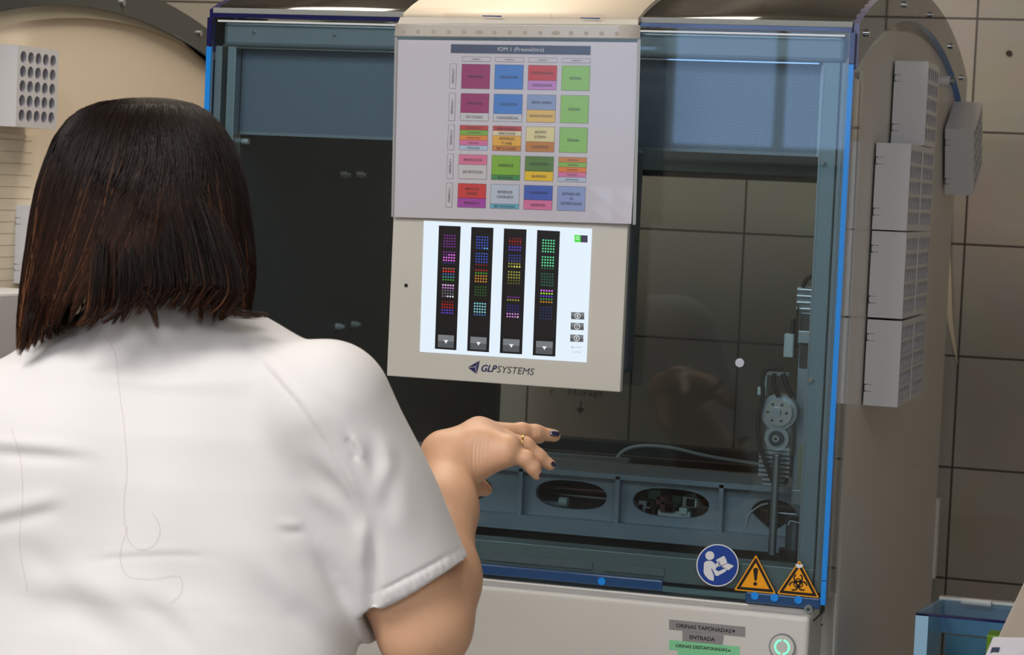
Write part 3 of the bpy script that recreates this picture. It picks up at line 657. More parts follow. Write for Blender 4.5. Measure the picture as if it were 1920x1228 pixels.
def ch(u, v, Y):
    t = (v-230)/853; a = T4[0]*(1-u)*(1-t)+T4[1]*u*(1-t)+T4[2]*u*t+T4[3]*(1-u)*t; return z1(a[0], a[1], Y)
def cell(mb, u0, v0, u1, v1, m, Y=YP-.0004, line=True):
    if line:
        e = .0022; f_ = e*731
        mb.add([ch(u0-e, v0-f_, Y+.0001), ch(u1+e, v0-f_, Y+.0001), ch(u1+e, v1+f_, Y+.0001), ch(u0-e, v1+f_, Y+.0001)], [(3, 2, 1, 0)], cell_line)
    mb.add([ch(u0, v0, Y), ch(u1, v0, Y), ch(u1, v1, Y), ch(u0, v1, Y)], [(3, 2, 1, 0)], m)
cell_line = mat('print_line', (96, 92, 100), .6)
def pm(rgb): return mat('print_%d_%d_%d' % rgb, rgb, .55)
bar = MB(); cell(bar, 0, 231, 1, 277, pm((66, 78, 106)), line=False); text_quad(bar, 'IOM 1 (Preanalítica)', ch(.335, 269, YP-.0007), ch(.667, 269, YP-.0007), ch(.335, 243, YP-.0007), mat('print_white', (215, 215, 222), .5)); bar.build('title_bar', chart, label='navy title bar reading IOM 1 (Preanalítica)')
U = [(.084, .284), (.321, .5236), (.5605, .763), (.8014, 1.0)]
ink2 = mat('print_ink', (60, 56, 64), .6)
def ctext(mb, txt, uc, vc, h, wmax, m=None, k=.60):
    w_ = min(len(txt)*h*k/731, wmax); Y = YP-.0008
    text_quad(mb, txt, ch(uc-w_/2, vc+h/2, Y), ch(uc+w_/2, vc+h/2, Y), ch(uc-w_/2, vc-h/2, Y), m or ink2)
hd = MB()
for i in range(4): cell(hd, U[i][0], 297, U[i][1], 318, paper); ctext(hd, 'CAJÓN %d' % (i+1), sum(U[i])/2, 307.5, 12, .08)
VR = [(335, 462), (488, 630), (654, 783), (807, 934), (958, 1083)]
for i, (a, b_) in enumerate(VR):
    cell(hd, .0, a, .042, b_, paper)
    v, f = text_geo('GRADILLA %d' % (5-i)); vc = (a+b_)/2
    hd.add([ch(.0285-.015*(q_[1]-0)+.0, vc+38-76*q_[0], YP-.0008) for q_ in v], f, ink2)
hd.build('heading_box', chart, label='grey outlined column and row headings')
cells = {
 (0, 0): [(1, (156, 40, 108), 'HEMOGRAMA')], (0, 1): [(1, (66, 130, 206), 'COAGULACION')], (0, 2): [(.62, (198, 60, 60), 'ERROR GENERAL'), (.38, (192, 136, 204), 'DISCORDANTES')], (0, 3): [(1, (142, 196, 100), 'ENTRADA')],
 (1, 0): [(.71, (156, 40, 108), 'HEMOGRAMA'), (.29, (202, 202, 206), 'EXT-CITOLO')], (1, 1): [(.72, (66, 130, 206), 'COAGULACION'), (.28, (200, 202, 208), 'COAG-ESPECIAL')], (1, 2): [(.55, (138, 160, 200), 'ERROR CAMARA'), (.45, (222, 188, 106), 'ERROR ETIQUETA')], (1, 3): [(1, (142, 196, 100), 'ENTRADA')],
 (2, 0): [(.19, (192, 72, 72), 'ENTRADA ESPECIAL'), (.21, (130, 180, 72), 'CAJON CENTRIFUGA'), (.20, (226, 140, 62), 'ENTRADA CENTRO'), (.21, (216, 118, 168), 'CENTRIFUGADO'), (.19, (180, 200, 224), 'PREPARACIONES')],
 (2, 1): [(.19, (190, 70, 66), 'HEMA TROMBOTEC'), (.20, (222, 212, 184), 'HEMATOLOGIA'), (.41, (226, 176, 62), 'REFERENCE|Tª AMB'), (.20, (206, 136, 66), 'REF TA PLASMA')],
 (2, 2): [(.60, (220, 212, 160), 'ARCHIVO|EXTERNO'), (.40, (194, 130, 58), 'DUPLICADOS')], (2, 3): [(1, (142, 196, 100), 'ENTRADA')],
 (3, 0): [(.41, (218, 122, 160), 'ERROR-COCHE'), (.59, (202, 202, 206), 'SIN PETICION')], (3, 1): [(.80, (130, 184, 62), 'REFERENCE'), (.20, (70, 150, 86), 'REF PLASMA')], (3, 2): [(.61, (94, 134, 66), 'RIO-HORTEGA'), (.39, (232, 196, 46), 'SALAMANCA')],
 (3, 3): [(.21, (206, 138, 70), 'TUBOS VARIOS'), (.19, (140, 190, 86), 'CENTRIFUGAR'), (.21, (230, 134, 54), 'MEDIO CENTRO'), (.20, (218, 122, 170), 'CENTRO URG'), (.19, (186, 200, 222), 'DESTAPONADORES')],
 (4, 0): [(.61, (206, 62, 66), 'BANCO DE|SANGRE'), (.39, (168, 70, 176), 'PEDIDOS 2')], (4, 1): [(.81, (190, 202, 220), 'REFERENCE|CONGELADOS'), (.19, (104, 182, 206), 'REF CONG PLASMA')], (4, 2): [(.60, (74, 104, 192), 'QUANTIFERON'), (.40, (220, 124, 170), 'URGENCIAS')], (4, 3): [(1, (146, 164, 212), 'ENTRADA URG|NO|CENTRIFUGADOS')]}
for (r, c), lst in cells.items():
    mb = MB(); v0, v1 = VR[r]; u0, u1 = U[c]; v = v0
    for fr_, rgb, txt in lst:
        vb = v+(v1-v0)*fr_; cell(mb, u0, v, u1, vb-1.5, pm(rgb)); ls = txt.split('|'); hh = min(14, (vb-v)*.5)
        if len(lst) == 5: hh = 8
        for li, t_ in enumerate(ls): ctext(mb, t_, (u0+u1)/2, (v+vb)/2+(li-(len(ls)-1)/2)*25, hh, .19, k=.62)
        v = vb
    mb.build('rack_box', chart, label='box reading '+' / '.join(x_[2].replace('|', ' ') for x_ in lst) if len(lst) < 5 else 'box of five coloured stripes')
# sleeve
slv = thing('plastic_sleeve', 'clear punched plastic sleeve holding the printed chart, taped to the roof strip', 'plastic sleeve', (z1(680, 100)[0], YP, z1(680, 600)[2]))
sleeve_strip = mat('sleeve_strip', (212, 206, 196), .35, coat=.4)
mb = sheet([(52, 88), (1298, 100), (1302, 130), (44, 122)], YP-.001, lambda u, v: 0.004*(1-v), sleeve_strip, 8); 
mb2 = sheet([(34, 122), (1314, 132), (1312, 203), (26, 190)], YP-.0022, lambda u, v: 0, mat('sleeve_punch_strip', (196, 190, 182), .3, coat=.5), 10); mb2.v and mb.add(mb2.v, mb2.f, MATS['sleeve_punch_strip'], True)
hole_m = mat('sleeve_holes', (172, 164, 156), .5)
mb.build('binding_strip', slv, label='whitish punched binding strip')
for k in range(16):
    x = 70+k*1200/15; y = 164+x*.010; rx = 22 if k in (5, 6, 10) and k != 6 else 11
    MB().add([z1(x+rx*math.cos(2*math.pi*j/16), y+11*math.sin(2*math.pi*j/16), YP-.0026) for j in range(16)], [tuple(range(16))], hole_m).build('punch_hole', slv)
sheet([(26, 188), (1312, 200), (1288, 1178), (12, 1138)], YP-.0016, curl, G_sleeve, 10, .0002).build('front_film', slv, label='clear front film')
seam = mat('sleeve_seam', (158, 160, 160), .3, coat=.5)
for (xa_, ya_, xb_, yb_, xc_, yc_, xd_, yd_) in ((28, 195, 42, 195, 20, 1136, 10, 1134), (1300, 205, 1316, 205, 1290, 1176, 1274, 1176)):
    MB().add([z1(xa_, ya_, YP-.0020), z1(xb_, yb_, YP-.0020), z1(xc_, yc_, YP-.0020), z1(xd_, yd_, YP-.0020)], [(3, 2, 1, 0)], seam).build('side_seam', slv)
for (xa_, xb_, y_) in ((285, 850, 74), (840, 1130, 78)):
    MB().add([z1(xa_, y_-8, YP+.002), z1(xb_, y_-4, YP+.002), z1(xb_+10, y_+24, YP-.0032), z1(xa_, y_+18, YP-.0032)], [(3, 2, 1, 0)], glassmat('tape_film', (.95, .93, .9), 1.2, .2)).build('tape_strip', slv)
for xa_, xb_, y_ in ((485, 590, 84), (1000, 1105, 95)):
    MB().add([z1(xa_, y_-4, YP-.0036), z1(xb_, y_-2, YP-.0036), z1(xb_-5, y_+6, YP-.0036), z1(xa_, y_+2, YP-.0036)], [(3, 2, 1, 0)], mat('blue_tape_mark', (70, 84, 140), .5)).build('blue_mark', slv)

# ------------------------------------------------------------------ tube racks
def rack_mesh(dx, dy, dz, dark=False):
    """block with a 5 x 5 field of round wells opening towards +X"""
    mb = MB(); N = 16; my, mz = .006, .006
    cy, cz = (dy-2*my)/5, (dz-2*mz)/5; r = min(cy, cz)*.43
    well = mat('rack_well', (168, 168, 178), .5)  # darker than the rack body: shade inside the wells put into the colour
    def grid(face_x):
        for j in range(5):
            for k in range(5):
                yc = -dy/2+my+cy*(j+.5); zc = -dz/2+mz+cz*(k+.5); o, i_, b_ = [], [], []
                for t_ in range(N):
                    a = 2*math.pi*t_/N; c, s_ = math.cos(a), math.sin(a); q_ = max(abs(c), abs(s_))
                    o.append((face_x, yc+c/q_*cy/2, zc+s_/q_*cz/2)); i_.append((face_x, yc+c*r, zc+s_*r)); b_.append((face_x-.032, yc+c*r*.93, zc+s_*r*.93))
                vs = o+i_+b_
                mb.add(vs, [(t_, (t_+1) % N, N+(t_+1) % N, N+t_) for t_ in range(N)], rack_white)
                mb.add(vs, [(N+t_, N+(t_+1) % N, 2*N+(t_+1) % N, 2*N+t_) for t_ in range(N)], well, True)
                mb.add(b_, [tuple(range(N))], well)
    X = dx/2; grid(X)
    y, z = dy/2, dz/2; iy, iz = y-my, z-mz
    vs = [(X, -y, -z), (X, y, -z), (X, y, z), (X, -y, z), (X, -iy, -iz), (X, iy, -iz), (X, iy, iz), (X, -iy, iz), (-X, -y, -z), (-X, y, -z), (-X, y, z), (-X, -y, z)]
    mb.add(vs, [(0, 1, 5, 4), (1, 2, 6, 5), (2, 3, 7, 6), (3, 0, 4, 7), (8, 9, 1, 0), (9, 10, 2, 1), (10, 11, 3, 2), (11, 8, 0, 3), (11, 10, 9, 8)], rack_white)
    return mb
RDX, RDY, RDZ = .046, .122, .1155
_rk = [None]
def rack(label, loc, rot=(0, 0, 0), group='tube racks on the machine side walls', slots=(1, 1)):
    r = thing('tube_rack', label, 'tube rack', loc, group)
    if _rk[0] is None:
        b = rack_mesh(RDX, RDY, RDZ).build('rack_body', None); s_ = MB()
        for sz in (-1, 1):
            for dz in (-.0045, .0045): s_.box((-RDX/2+.0002, -RDY/2-.0006, sz*.034+dz-.0006), (-RDX/2+.003, -RDY/2+.001, sz*.034+dz+.0006), black); s_.box((-RDX/2+.004, -RDY/2-.0004, sz*.034+dz-.0003), (-RDX/2+.010, -RDY/2+.001, sz*.034+dz+.0003), mat('slot_grey', (120, 120, 128), .5))
            s_.box((-RDX/2, -RDY/2-.0006, sz*.034-.0045), (-RDX/2+.0006, -RDY/2+.001, sz*.034+.0045), black)
        k = s_.build('clip_slot', None); _rk[0] = (b, k)
    else:
        b, k = _rk[0][0].copy(), _rk[0][1].copy(); COL.objects.link(b); COL.objects.link(k)
    b.parent = r; k.parent = r
    r.rotation_euler = rot; return r
xr = XR+.001+RDX/2
rack('white tube rack highest on the right side wall, under the hood arch', (xr, .371+RDY/2, 1.642))
rack('white tube rack in front, second from the top on the right side wall', (xr, .240+RDY/2, 1.525), (0, 0, 0))
rack('white tube rack in front, third from the top on the right side wall', (xr, .243+RDY/2, 1.4075))
rack('white tube rack in front, lowest on the right side wall', (xr, .245+RDY/2, 1.2890), (0, 0, 0))
rack('white tube rack behind the front one, second level on the right side wall', (xr, .367+RDY/2, 1.525))
rack('white tube rack behind the front one, third level on the right side wall', (xr, .371+RDY/2, 1.4075))
rack('white tube rack behind the front one, lowest level on the right side wall', (xr, .373+RDY/2, 1.2890))
q = at(1800, 290, 1, .99)
rack('white tube rack tilted forward, farthest back beside the tiled wall', (q[0]+.0, 1.04, q[2]+.012), (math.radians(24), 0, 0))
k_ = at(1757, 152, 0, .0); kn = at(1770, 152, 1, .85)
MB().cyl((-.002, .85, kn[2]), (.020, .85, kn[2]), .0085, rack_white, 24).cyl((.020, .85, kn[2]), (.026, .85, kn[2]), .006, steel, 16).build('standoff', mach, label='white round standoff with metal screw')
# hanging translucent cover sheet behind the right wall
hs_ = MB(); pts = [(1748, 300), (1785, 330), (1782, 480), (1786, 600), (1796, 684), (1788, 655), (1770, 570), (1757, 470)]
P = [at(px, py, 1, WALLY-.004) for px, py in pts]
hs_.prism([tuple(a) for a in P], (0, .002, 0), mat('beige_sheet', (226, 208, 180), .6)); hs_ = hs_.build('hanging_sheet')
tag(hs_, 'beige pointed sheet hanging behind the right wall of the machine', 'sheet')
MB().box((-.02, 1.171, .86), (.002, 1.20, 1.0), white_paint).build('rear_hinge', mach, bevel=.003)

# ------------------------------------------------------------------ neighbouring machine on the left
XN = -1.25
nb = thing('laboratory_machine', 'cream walled laboratory machine with dark arched hood at the left edge', 'machine', (XN-.4, .55, 0))
def off(o, dx): return o
def nplate():
    n = 40; mb = MB(); ys = [-.25+1.35*i/n for i in range(n+1)]
    fi = lambda y: (-.3005*y+.249)*y+1.6972; fo = lambda y: fi(y)+.043
    N = n+1; xa, th = XN+.012, .008
    vs = [(xa, y, fo(y)) for y in ys]+[(xa, y, fi(y)) for y in ys]+[(xa+th, y, fo(y)) for y in ys]+[(xa+th, y, fi(y)) for y in ys]
    md = mat('hood_band_dark', (66, 70, 70), .25, coat=.3)
    mb.add(vs, [(k, k+1, N+k+1, N+k) for k in range(n)]+[(2*N+k, 3*N+k, 3*N+k+1, 2*N+k+1) for k in range(n)], md)
    mb.add(vs, [(k, 2*N+k, 2*N+k+1, k+1) for k in range(n)], blue_edge); mb.add(vs, [(N+k, N+k+1, 3*N+k+1, 3*N+k) for k in range(n)], mat('edge_pale', (150, 168, 180), .2))
    a = mb.build('hood_band', nb, label='dark curved hood band')
    for px, py in ((229, 5), (373, 62)):
        q = at(px, py, 0, xa+th); MB().cyl((xa+th-.001, q[1], q[2]), (xa+th+.004, q[1], q[2]), .005, chrome, 14).build('screw', a)
    mb = MB(); fj = lambda y: (-.262*y+.2511)*y+1.6741; ya = ys[0]
    prof = [(y, fi(y)+.006) for y in ys]+[(y, fj(y)) for y in ys[::-1]]
    mb.prism([(XN+.0005, y, z) for y, z in prof], (.010, 0, 0), mat('grey_beige_rim', (176, 168, 150), .4)); mb.build('inner_rim', nb)
    mb = MB(); prof = [(y, fi(y)+.003) for y in ys]+[(ys[-1], .02), (ys[0], .02)]
    mb.prism([(XN-.7, y, z) for y, z in prof], (.7, 0, 0), cream_panel); mb.build('side_panel', nb, label='cream side panel')
nplate()
q0 = at(30, 98, 0, XN+.05); q1 = at(107, 245, 0, XN+.05)
rack('white tube rack on the cream side panel of the left machine', (XN+.001+RDX/2+.004, (q0[1]+q1[1])/2+.0, (q0[2]+q1[2])/2+.006))
q = at(60, 420, 0, XN+.03)
rack('white tube rack mostly hidden behind the left edge of the dark hair', (XN+.001+RDX/2, at(28, 420, 0, XN+.001)[1]+RDY/2, at(40, 385, 0, XN+.03)[2]-RDZ/2))
# lined sheet and grey box low on that panel
mb = MB(); lined = mat('lined_paper', (222, 212, 192), .7)
a = at(-60, 245, 0, XN+.002); b = at(58, 555, 0, XN+.002)
mb.box((XN+.0005, a[1], b[2]), (XN+.0022, b[1], a[2]), lined)
for k in range(14):
    z = b[2]+(a[2]-b[2])*(k+.5)/14; mb.box((XN+.0022, a[1], z-.0003), (XN+.0026, b[1]-.012, z+.0003), mat('paper_rule', (176, 160, 146), .7))
lp = mb.build('lined_sheet'); tag(lp, 'cream sheet with faint ruled lines on the side panel of the left machine', 'paper sheet')
a = at(-80, 555, 0, XN+.10); b = at(60, 800, 0, XN+.10)
gbx = MB().box((XN+.001, a[1]-.05, b[2]), (XN+.10, b[1]+.05, a[2]), mat('grey_white_box', (196, 196, 200), .5)).build('wall_box', None, bevel=.004)
tag(gbx, 'pale grey box on the cream panel left of the long hair tip', 'box')

# ------------------------------------------------------------------ things at the lower right
BY0 = .02
qa = at(1716, 1150, 1, BY0)
box_t = thing('acrylic_box', 'pale blue clear acrylic box with white rear rim at the lower right', 'box', (.14, .14, 0))
bx0 = at(1716, 1170, 1, .05)[0]; bx1 = bx0+.20; bz1 = at(1760, 1155, 1, .05)[2]; by1 = .30; rz = at(1800, 1128, 1, .296)[2]
pale_blue = mat('pale_blue_edge', (150, 190, 220), .3)
MB().box((bx0, .05, .70), (bx0+.016, .065, bz1), pale_blue).build('front_post', box_t)
MB().box((bx0, .05, bz1-.0015), (bx1, .056, bz1+.0015), navy_edge).build('lid_edge', box_t)
MB().box((bx0+.001, .053, .70), (bx1, .056, bz1-.002), G_blue).build('front_wall', box_t)
MB().prism([(bx0, .056, .70), (bx0, .30, .70), (bx0, .30, rz), (bx0, .056, bz1)], (.004, 0, 0), pale_blue).build('side_wall', box_t)
MB().box((bx0, .30, rz-.045), (bx1, .306, rz), pale_blue).build('rear_rail', box_t)
MB().box((bx0, .297, rz), (bx1, .312, rz+.004), white_paint).box((bx0+.03, .290, rz-.002), (bx0+.07, .297, rz+.006), white_paint).build('rear_rim', box_t, label='white rear rim with catch')
MB().prism([(bx0, .057, bz1), (bx0, .057, bz1+.002), (bx0, .296, rz+.002), (bx0, .296, rz)], (bx1-bx0, 0, 0), G_blue).build('lid', box_t)
MB().box((bx0+.045, .08, .70), (bx1, .29, .74), mat('box_inner', (90, 108, 116), .6)).build('inner_block', box_t)
MB().box((bx0+.022, .20, .70), (bx1, .206, bz1-.05), mat('box_back', (110, 150, 172), .5)).build('inner_wall', box_t)
MB().box((bx0-.01, .04, .02), (bx1+.02, .33, .70), white_panel).build('stand', box_t)
# yellow green block
g0 = at(1850, 1190, 1, .09); g1 = at(1880, 1232, 1, .09)
yb = MB().box((g0[0], .09, .7401), (g1[0]+.03, .13, g0[2]), mat('yellow_green', (190, 205, 50), .5)).build('tube_holder', bevel=.002)
tag(yb, 'yellow-green block inside the pale blue acrylic box', 'block')
# slanted white cardboard and page at the corner
def slab(name, pts, m, label, cat, vec=(0, .004, .004)):
    mb = MB(); mb.prism([tuple(dp(px, py, d)) for px, py, d in pts], vec, m); o = mb.build(name); tag(o, label, cat); return o
cb = slab('cardboard_sheet', [(1921, 1095, 2.75), (1868, 1208, 2.70), (1850, 1260, 2.68), (1990, 1290, 2.68), (1990, 1100, 2.76)], mat('cardboard_white', (172, 160, 148), .6), 'beige-white slanted card at the lower right corner', 'card')
pg = MB(); pg.prism([tuple(dp(px, py, d)) for px, py, d in [(1862, 1196, 2.68), (1835, 1260, 2.64), (1960, 1290, 2.64), (1960, 1198, 2.68)]], (0, .001, .001), paper)
pg.prism([tuple(dp(px, py, d)) for px, py, d in [(1860, 1214, 2.668), (1852, 1240, 2.655), (1868, 1242, 2.655), (1875, 1214, 2.668)]], (0, -.0004, .0004), mat('page_navy', (52, 60, 84), .5))
pgo = pg.build('printed_page'); tag(pgo, 'white printed page with navy corner mark, lying against the slanted card', 'page')
sup = MB().box((.17, -.50, .0), (1.1, -.19, dp(1990, 1290, 2.64)[2]-.001), white_panel).build('side_counter', bevel=.004); tag(sup, 'white counter at the lower right edge', 'counter')

# ------------------------------------------------------------------ ceiling lamps (fixtures for the area lights, last one for the added lamp)
lamp_e = mat('lamp_diffuser', (240, 240, 235), .5, emit=(255, 244, 228), es=2.0)
for i, (x, y) in enumerate(((-.9, -1.9), (-2.2, -3.2), (.9, -3.2), (-.9, -4.6), (-.8, .35))):
    t = thing('ceiling_lamp', 'recessed rectangular ceiling lamp', 'ceiling lamp', (x, y, CEIL), 'ceiling lamps')
    MB().box((x-.62, y-.32, CEIL-.03), (x+.62, y+.32, CEIL), white_paint).build('frame', t)
    MB().box((x-.58, y-.28, CEIL-.034), (x+.58, y+.28, CEIL-.0302), lamp_e).build('diffuser', t)

# ------------------------------------------------------------------ implicit surfaces for the figure
def axis(segs):
    """segs: list of (start, end, step) -> increasing coordinates"""
    out = []
    for a, b, s in segs:
        n = max(2, int(round((b-a)/s))); out += list(np.linspace(a, b, n, endpoint=False))
    out.append(segs[-1][1]); return np.array(out, np.float32)
class SDF:
    def __init__(s, ax, ay, az):
        s.ax, s.ay, s.az = ax, ay, az; s.f = np.full((len(ax), len(ay), len(az)), .5, np.float32)
    def _reg(s, lo, hi):
        i = [slice(max(0, np.searchsorted(a, l)-1), min(len(a), np.searchsorted(a, h)+2)) for a, l, h in zip((s.ax, s.ay, s.az), lo, hi)]
        return tuple(i), s.ax[i[0]][:, None, None], s.ay[i[1]][None, :, None], s.az[i[2]][None, None, :]
    def _union(s, reg, d, k):
        g = s.f[reg]
        h = np.clip(.5+.5*(g-d)/k, 0, 1); s.f[reg] = g*(1-h)+d*h-k*h*(1-h)
    def cone(s, a, b, ra, rb, k=.01, cut=False, flat=None):
        a = np.array(a, float); b = np.array(b, float); R = max(ra, rb)+k*2+.012
        reg, X, Y, Z = s._reg(np.minimum(a, b)-R, np.maximum(a, b)+R)
        d = b-a; L2 = d.dot(d)+1e-12
        t = np.clip(((X-a[0])*d[0]+(Y-a[1])*d[1]+(Z-a[2])*d[2])/L2, 0, 1)
        dist = np.sqrt((X-a[0]-d[0]*t)**2+(Y-a[1]-d[1]*t)**2+(Z-a[2]-d[2]*t)**2)-(ra+(rb-ra)*t)
        if cut: s.f[reg] = np.maximum(s.f[reg], -dist)
        else: s._union(reg, dist.astype(np.float32), k)
    def chain(s, pts, rs, k=.01):
        for i in range(len(pts)-1): s.cone(pts[i], pts[i+1], rs[i], rs[i+1], k)
    def ell(s, c, r, rot=None, k=.02):
        c = np.array(c, float); r = np.array(r, float); R = r.max()+2*k+.01
        reg, X, Y, Z = s._reg(c-R, c+R); P = [X-c[0], Y-c[1], Z-c[2]]
        if rot is not None: P = [rot[0][i]*P[0]+rot[1][i]*P[1]+rot[2][i]*P[2] for i in range(3)]
        q = np.sqrt((P[0]/r[0])**2+(P[1]/r[1])**2+(P[2]/r[2])**2); q2 = np.sqrt((P[0]/r[0]**2)**2+(P[1]/r[1]**2)**2+(P[2]/r[2]**2)**2)+1e-9
        s._union(reg, (q*(q-1)/q2).astype(np.float32), k)
    def loft(s, zs, cx, cy, rx, ry, k=.02, p=2.4):
        reg, X, Y, Z = s._reg((-9, -9, min(zs)-.03), (9, 9, max(zs)+.05)); z = Z.ravel()
        f = lambda v: np.interp(z, zs, v)[None, None, :]
        a, b = f(rx), f(ry); q = ((np.abs(X-f(cx))/a)**p+(np.abs(Y-f(cy))/b)**p)**(1/p)
        d = (q-1)*np.minimum(a, b); d = np.maximum(d, np.maximum(min(zs)-Z, Z-max(zs)))
        s._union(reg, d.astype(np.float32), k)
    def mesh(s, name, m, parent, smooth=2, disp=None):
        f = s.f; ax, ay, az = s.ax, s.ay, s.az; f[0] = f[-1] = .1; f[:, 0] = f[:, -1] = .1; f[:, :, 0] = f[:, :, -1] = .1
        ins = f < 0; n0, n1, n2 = f.shape
        c = np.zeros((n0-1, n1-1, n2-1), np.uint8)
        for i in (0, 1):
            for j in (0, 1):
                for k in (0, 1): c += ins[i:n0-1+i, j:n1-1+j, k:n2-1+k]
        act = np.argwhere((c > 0) & (c < 8)); idx = np.full(c.shape, -1, np.int32); idx[tuple(act.T)] = np.arange(len(act))
        acc = np.zeros((len(act), 3)); cnt = np.zeros(len(act)); A = [ax, ay, az]
        for d in range(3):
            o = [k for k in range(3) if k != d]
            for u in (0, 1):
                for v in (0, 1):
                    i0 = act.copy(); i0[:, o[0]] += u; i0[:, o[1]] += v; i1 = i0.copy(); i1[:, d] += 1
                    f0 = f[tuple(i0.T)]; f1 = f[tuple(i1.T)]; hit = (f0 < 0) != (f1 < 0)
                    t = np.where(hit, f0/np.where(hit, f0-f1, 1), 0)
                    P = np.stack([A[k][i0[:, k]] for k in range(3)], 1).astype(float); P[:, d] += t*(A[d][i1[:, d]]-A[d][i0[:, d]])
                    acc[hit] += P[hit]; cnt[hit] += 1
        V = acc/cnt[:, None]; faces = []
        for d in range(3):
            o = [(1, 2), (2, 0), (0, 1)][d]
            sl0 = [slice(1, -1)]*3; sl0[d] = slice(0, -1); sl1 = list(sl0); sl1[d] = slice(1, None)
            a0 = ins[tuple(sl0)]; a1 = ins[tuple(sl1)]; e = np.argwhere(a0 != a1); s0 = a0[tuple(e.T)]
            for k in range(3):
                if k != d: e[:, k] += 1
            q = []
            for u, v in ((-1, -1), (0, -1), (0, 0), (-1, 0)):
                g = e.copy(); g[:, o[0]] += u; g[:, o[1]] += v; q.append(idx[tuple(g.T)])
            q = np.stack(q, 1); q[~s0] = q[~s0][:, ::-1]; faces.append(q)
        Fq = np.concatenate(faces); Fq = Fq[(Fq >= 0).all(1)]
        E = np.concatenate([Fq[:, [0, 1]], Fq[:, [1, 2]], Fq[:, [2, 3]], Fq[:, [3, 0]]]); E = np.concatenate([E, E[:, ::-1]])
        deg = np.bincount(E[:, 0], minlength=len(V)).astype(float)[:, None]
        for _ in range(smooth):
            av = np.stack([np.bincount(E[:, 0], V[E[:, 1], k], minlength=len(V)) for k in range(3)], 1)/deg; V = V*.45+av*.55
        def normals():
            n = np.cross(V[Fq[:, 2]]-V[Fq[:, 0]], V[Fq[:, 3]]-V[Fq[:, 1]]); N = np.zeros_like(V)
            for k in range(4):
                for c_ in range(3): N[:, c_] += np.bincount(Fq[:, k], n[:, c_], minlength=len(V))
            return N/(np.linalg.norm(N, axis=1, keepdims=True)+1e-12)
        if disp is not None:
            N = normals(); V = V+N*disp(V, N)[:, None]
        me = bpy.data.meshes.new(name); me.vertices.add(len(V)); me.vertices.foreach_set('co', V.ravel().astype(np.float32))
        me.loops.add(len(Fq)*4); me.loops.foreach_set('vertex_index', Fq.ravel().astype(np.int32)); me.polygons.add(len(Fq))
        me.polygons.foreach_set('loop_start', np.arange(0, len(Fq)*4, 4, dtype=np.int32)); me.polygons.foreach_set('use_smooth', np.ones(len(Fq), bool))
        me.materials.append(m); me.update(calc_edges=True); me.validate()
        o = bpy.data.objects.new(name, me); COL.objects.link(o); o.parent = parent
        o.matrix_parent_inverse = Matrix.Translation(parent_world(parent)).inverted()
        return o, V
skin_m = mat('skin', (208, 162, 130), .48, sss=.12, noise=.05, nscale=45, bump=.15, bscale=700)
cloth_m = mat('white_cotton', (214, 211, 212), .85, sheen=.15, bump=.25, bscale=1600)
trouser_m = mat('white_trousers', (225, 222, 220), .85)
nail_m = mat('navy_nail_polish', (14, 14, 58), .12, coat=1)
gold_m = mat('gold', (232, 186, 104), .18, metal=1)

# joints, each given as (picture column, picture row, distance in metres from the camera along its axis)
J = dict(neck=(285, 520, 2.42), c7=(300, 585, 2.36), shR=(606, 806, 2.345), elR=(797, 1172, 2.37), wrR=(845, 868, 2.56))
J = {k: dp(*v) for k, v in J.items()}
spx = J['c7'][0]
person = thing('person', 'woman with dark bob and white short-sleeved tunic, back to viewer, raising her right hand', 'person', (spx, J['c7'][1]+.0, 0))
# torso profile : height, centre x, centre y, half width, half depth
zc7 = J['c7'][2]; Lx = lambda px, py, d: dp(px, py, d)
def tors(px_l, px_r, py, d): a = dp(px_l, py, d); b = dp(px_r, py, d); return (a[2]+b[2])/2, (a[0]+b[0])/2, (a[1]+b[1])/2, np.linalg.norm(b-a)/2
rows = [tors(-110, 655, 1400, 2.37), tors(-110, 675, 1228, 2.39), tors(-120, 680, 1100, 2.41), tors(-120, 672, 980, 2.42), tors(-110, 650, 880, 2.43), tors(-85, 625, 790, 2.44), tors(-40, 590, 715, 2.45)]
base = rows[0]
zs = [.86, .98]+[r[0] for r in rows]; cxs = [base[1], base[1]]+[r[1] for r in rows]; cys = [base[2]-.03, base[2]-.02]+[r[2] for r in rows]
rxs = [.205, .195]+[r[3] for r in rows]; rys = [.130, .125, .120, .120, .122, .124, .122, .115, .095]
# ---- body: one continuous skin surface; fine grid over the hand and forearm
hx0, hx1 = dp(780, 850, 2.5)[0], dp(1070, 850, 2.62)[0]; hz0, hz1 = dp(900, 930, 2.55)[2], dp(900, 770, 2.55)[2]; hy0, hy1 = dp(800, 850, 2.44)[1], dp(1050, 850, 2.68)[1]
print('hand box', hx0, hx1, hy0, hy1, hz0, hz1, 'spine', spx, J)
tx0, tx1 = base[1]-.30, base[1]+.34
B = SDF(axis([(tx0, hx0-.02, .006), (hx0-.02, hx1+.02, .0014)]), axis([(rows[3][2]-.22, hy0-.02, .006), (hy0-.02, hy1+.03, .0016)]), axis([(.84, hz0-.04, .005), (hz0-.04, hz1+.02, .0014), (hz1+.02, 1.66, .006)]))
B.loft(zs, cxs, cys, [r*.80 for r in rxs], [r*.74 for r in rys])
B.cone(dp(285, 640, 2.44), dp(270, 500, 2.44), .060, .056, .03)
hc = dp(258, 400, 2.475)
B.ell(hc, (.072, .092, .105), k=.02); B.ell(hc+np.array([-.01, .05, -.055]), (.048, .05, .06), k=.02)          # skull, jaw
B.cone(hc+np.array([-.012, .135, -.02]), hc+np.array([-.010, .098, .01]), .009, .006, .008)                       # nose
B.cone(hc+np.array([-.032, .094, -.062]), hc+np.array([.014, .094, -.062]), .007, .007, .006)                      # lips
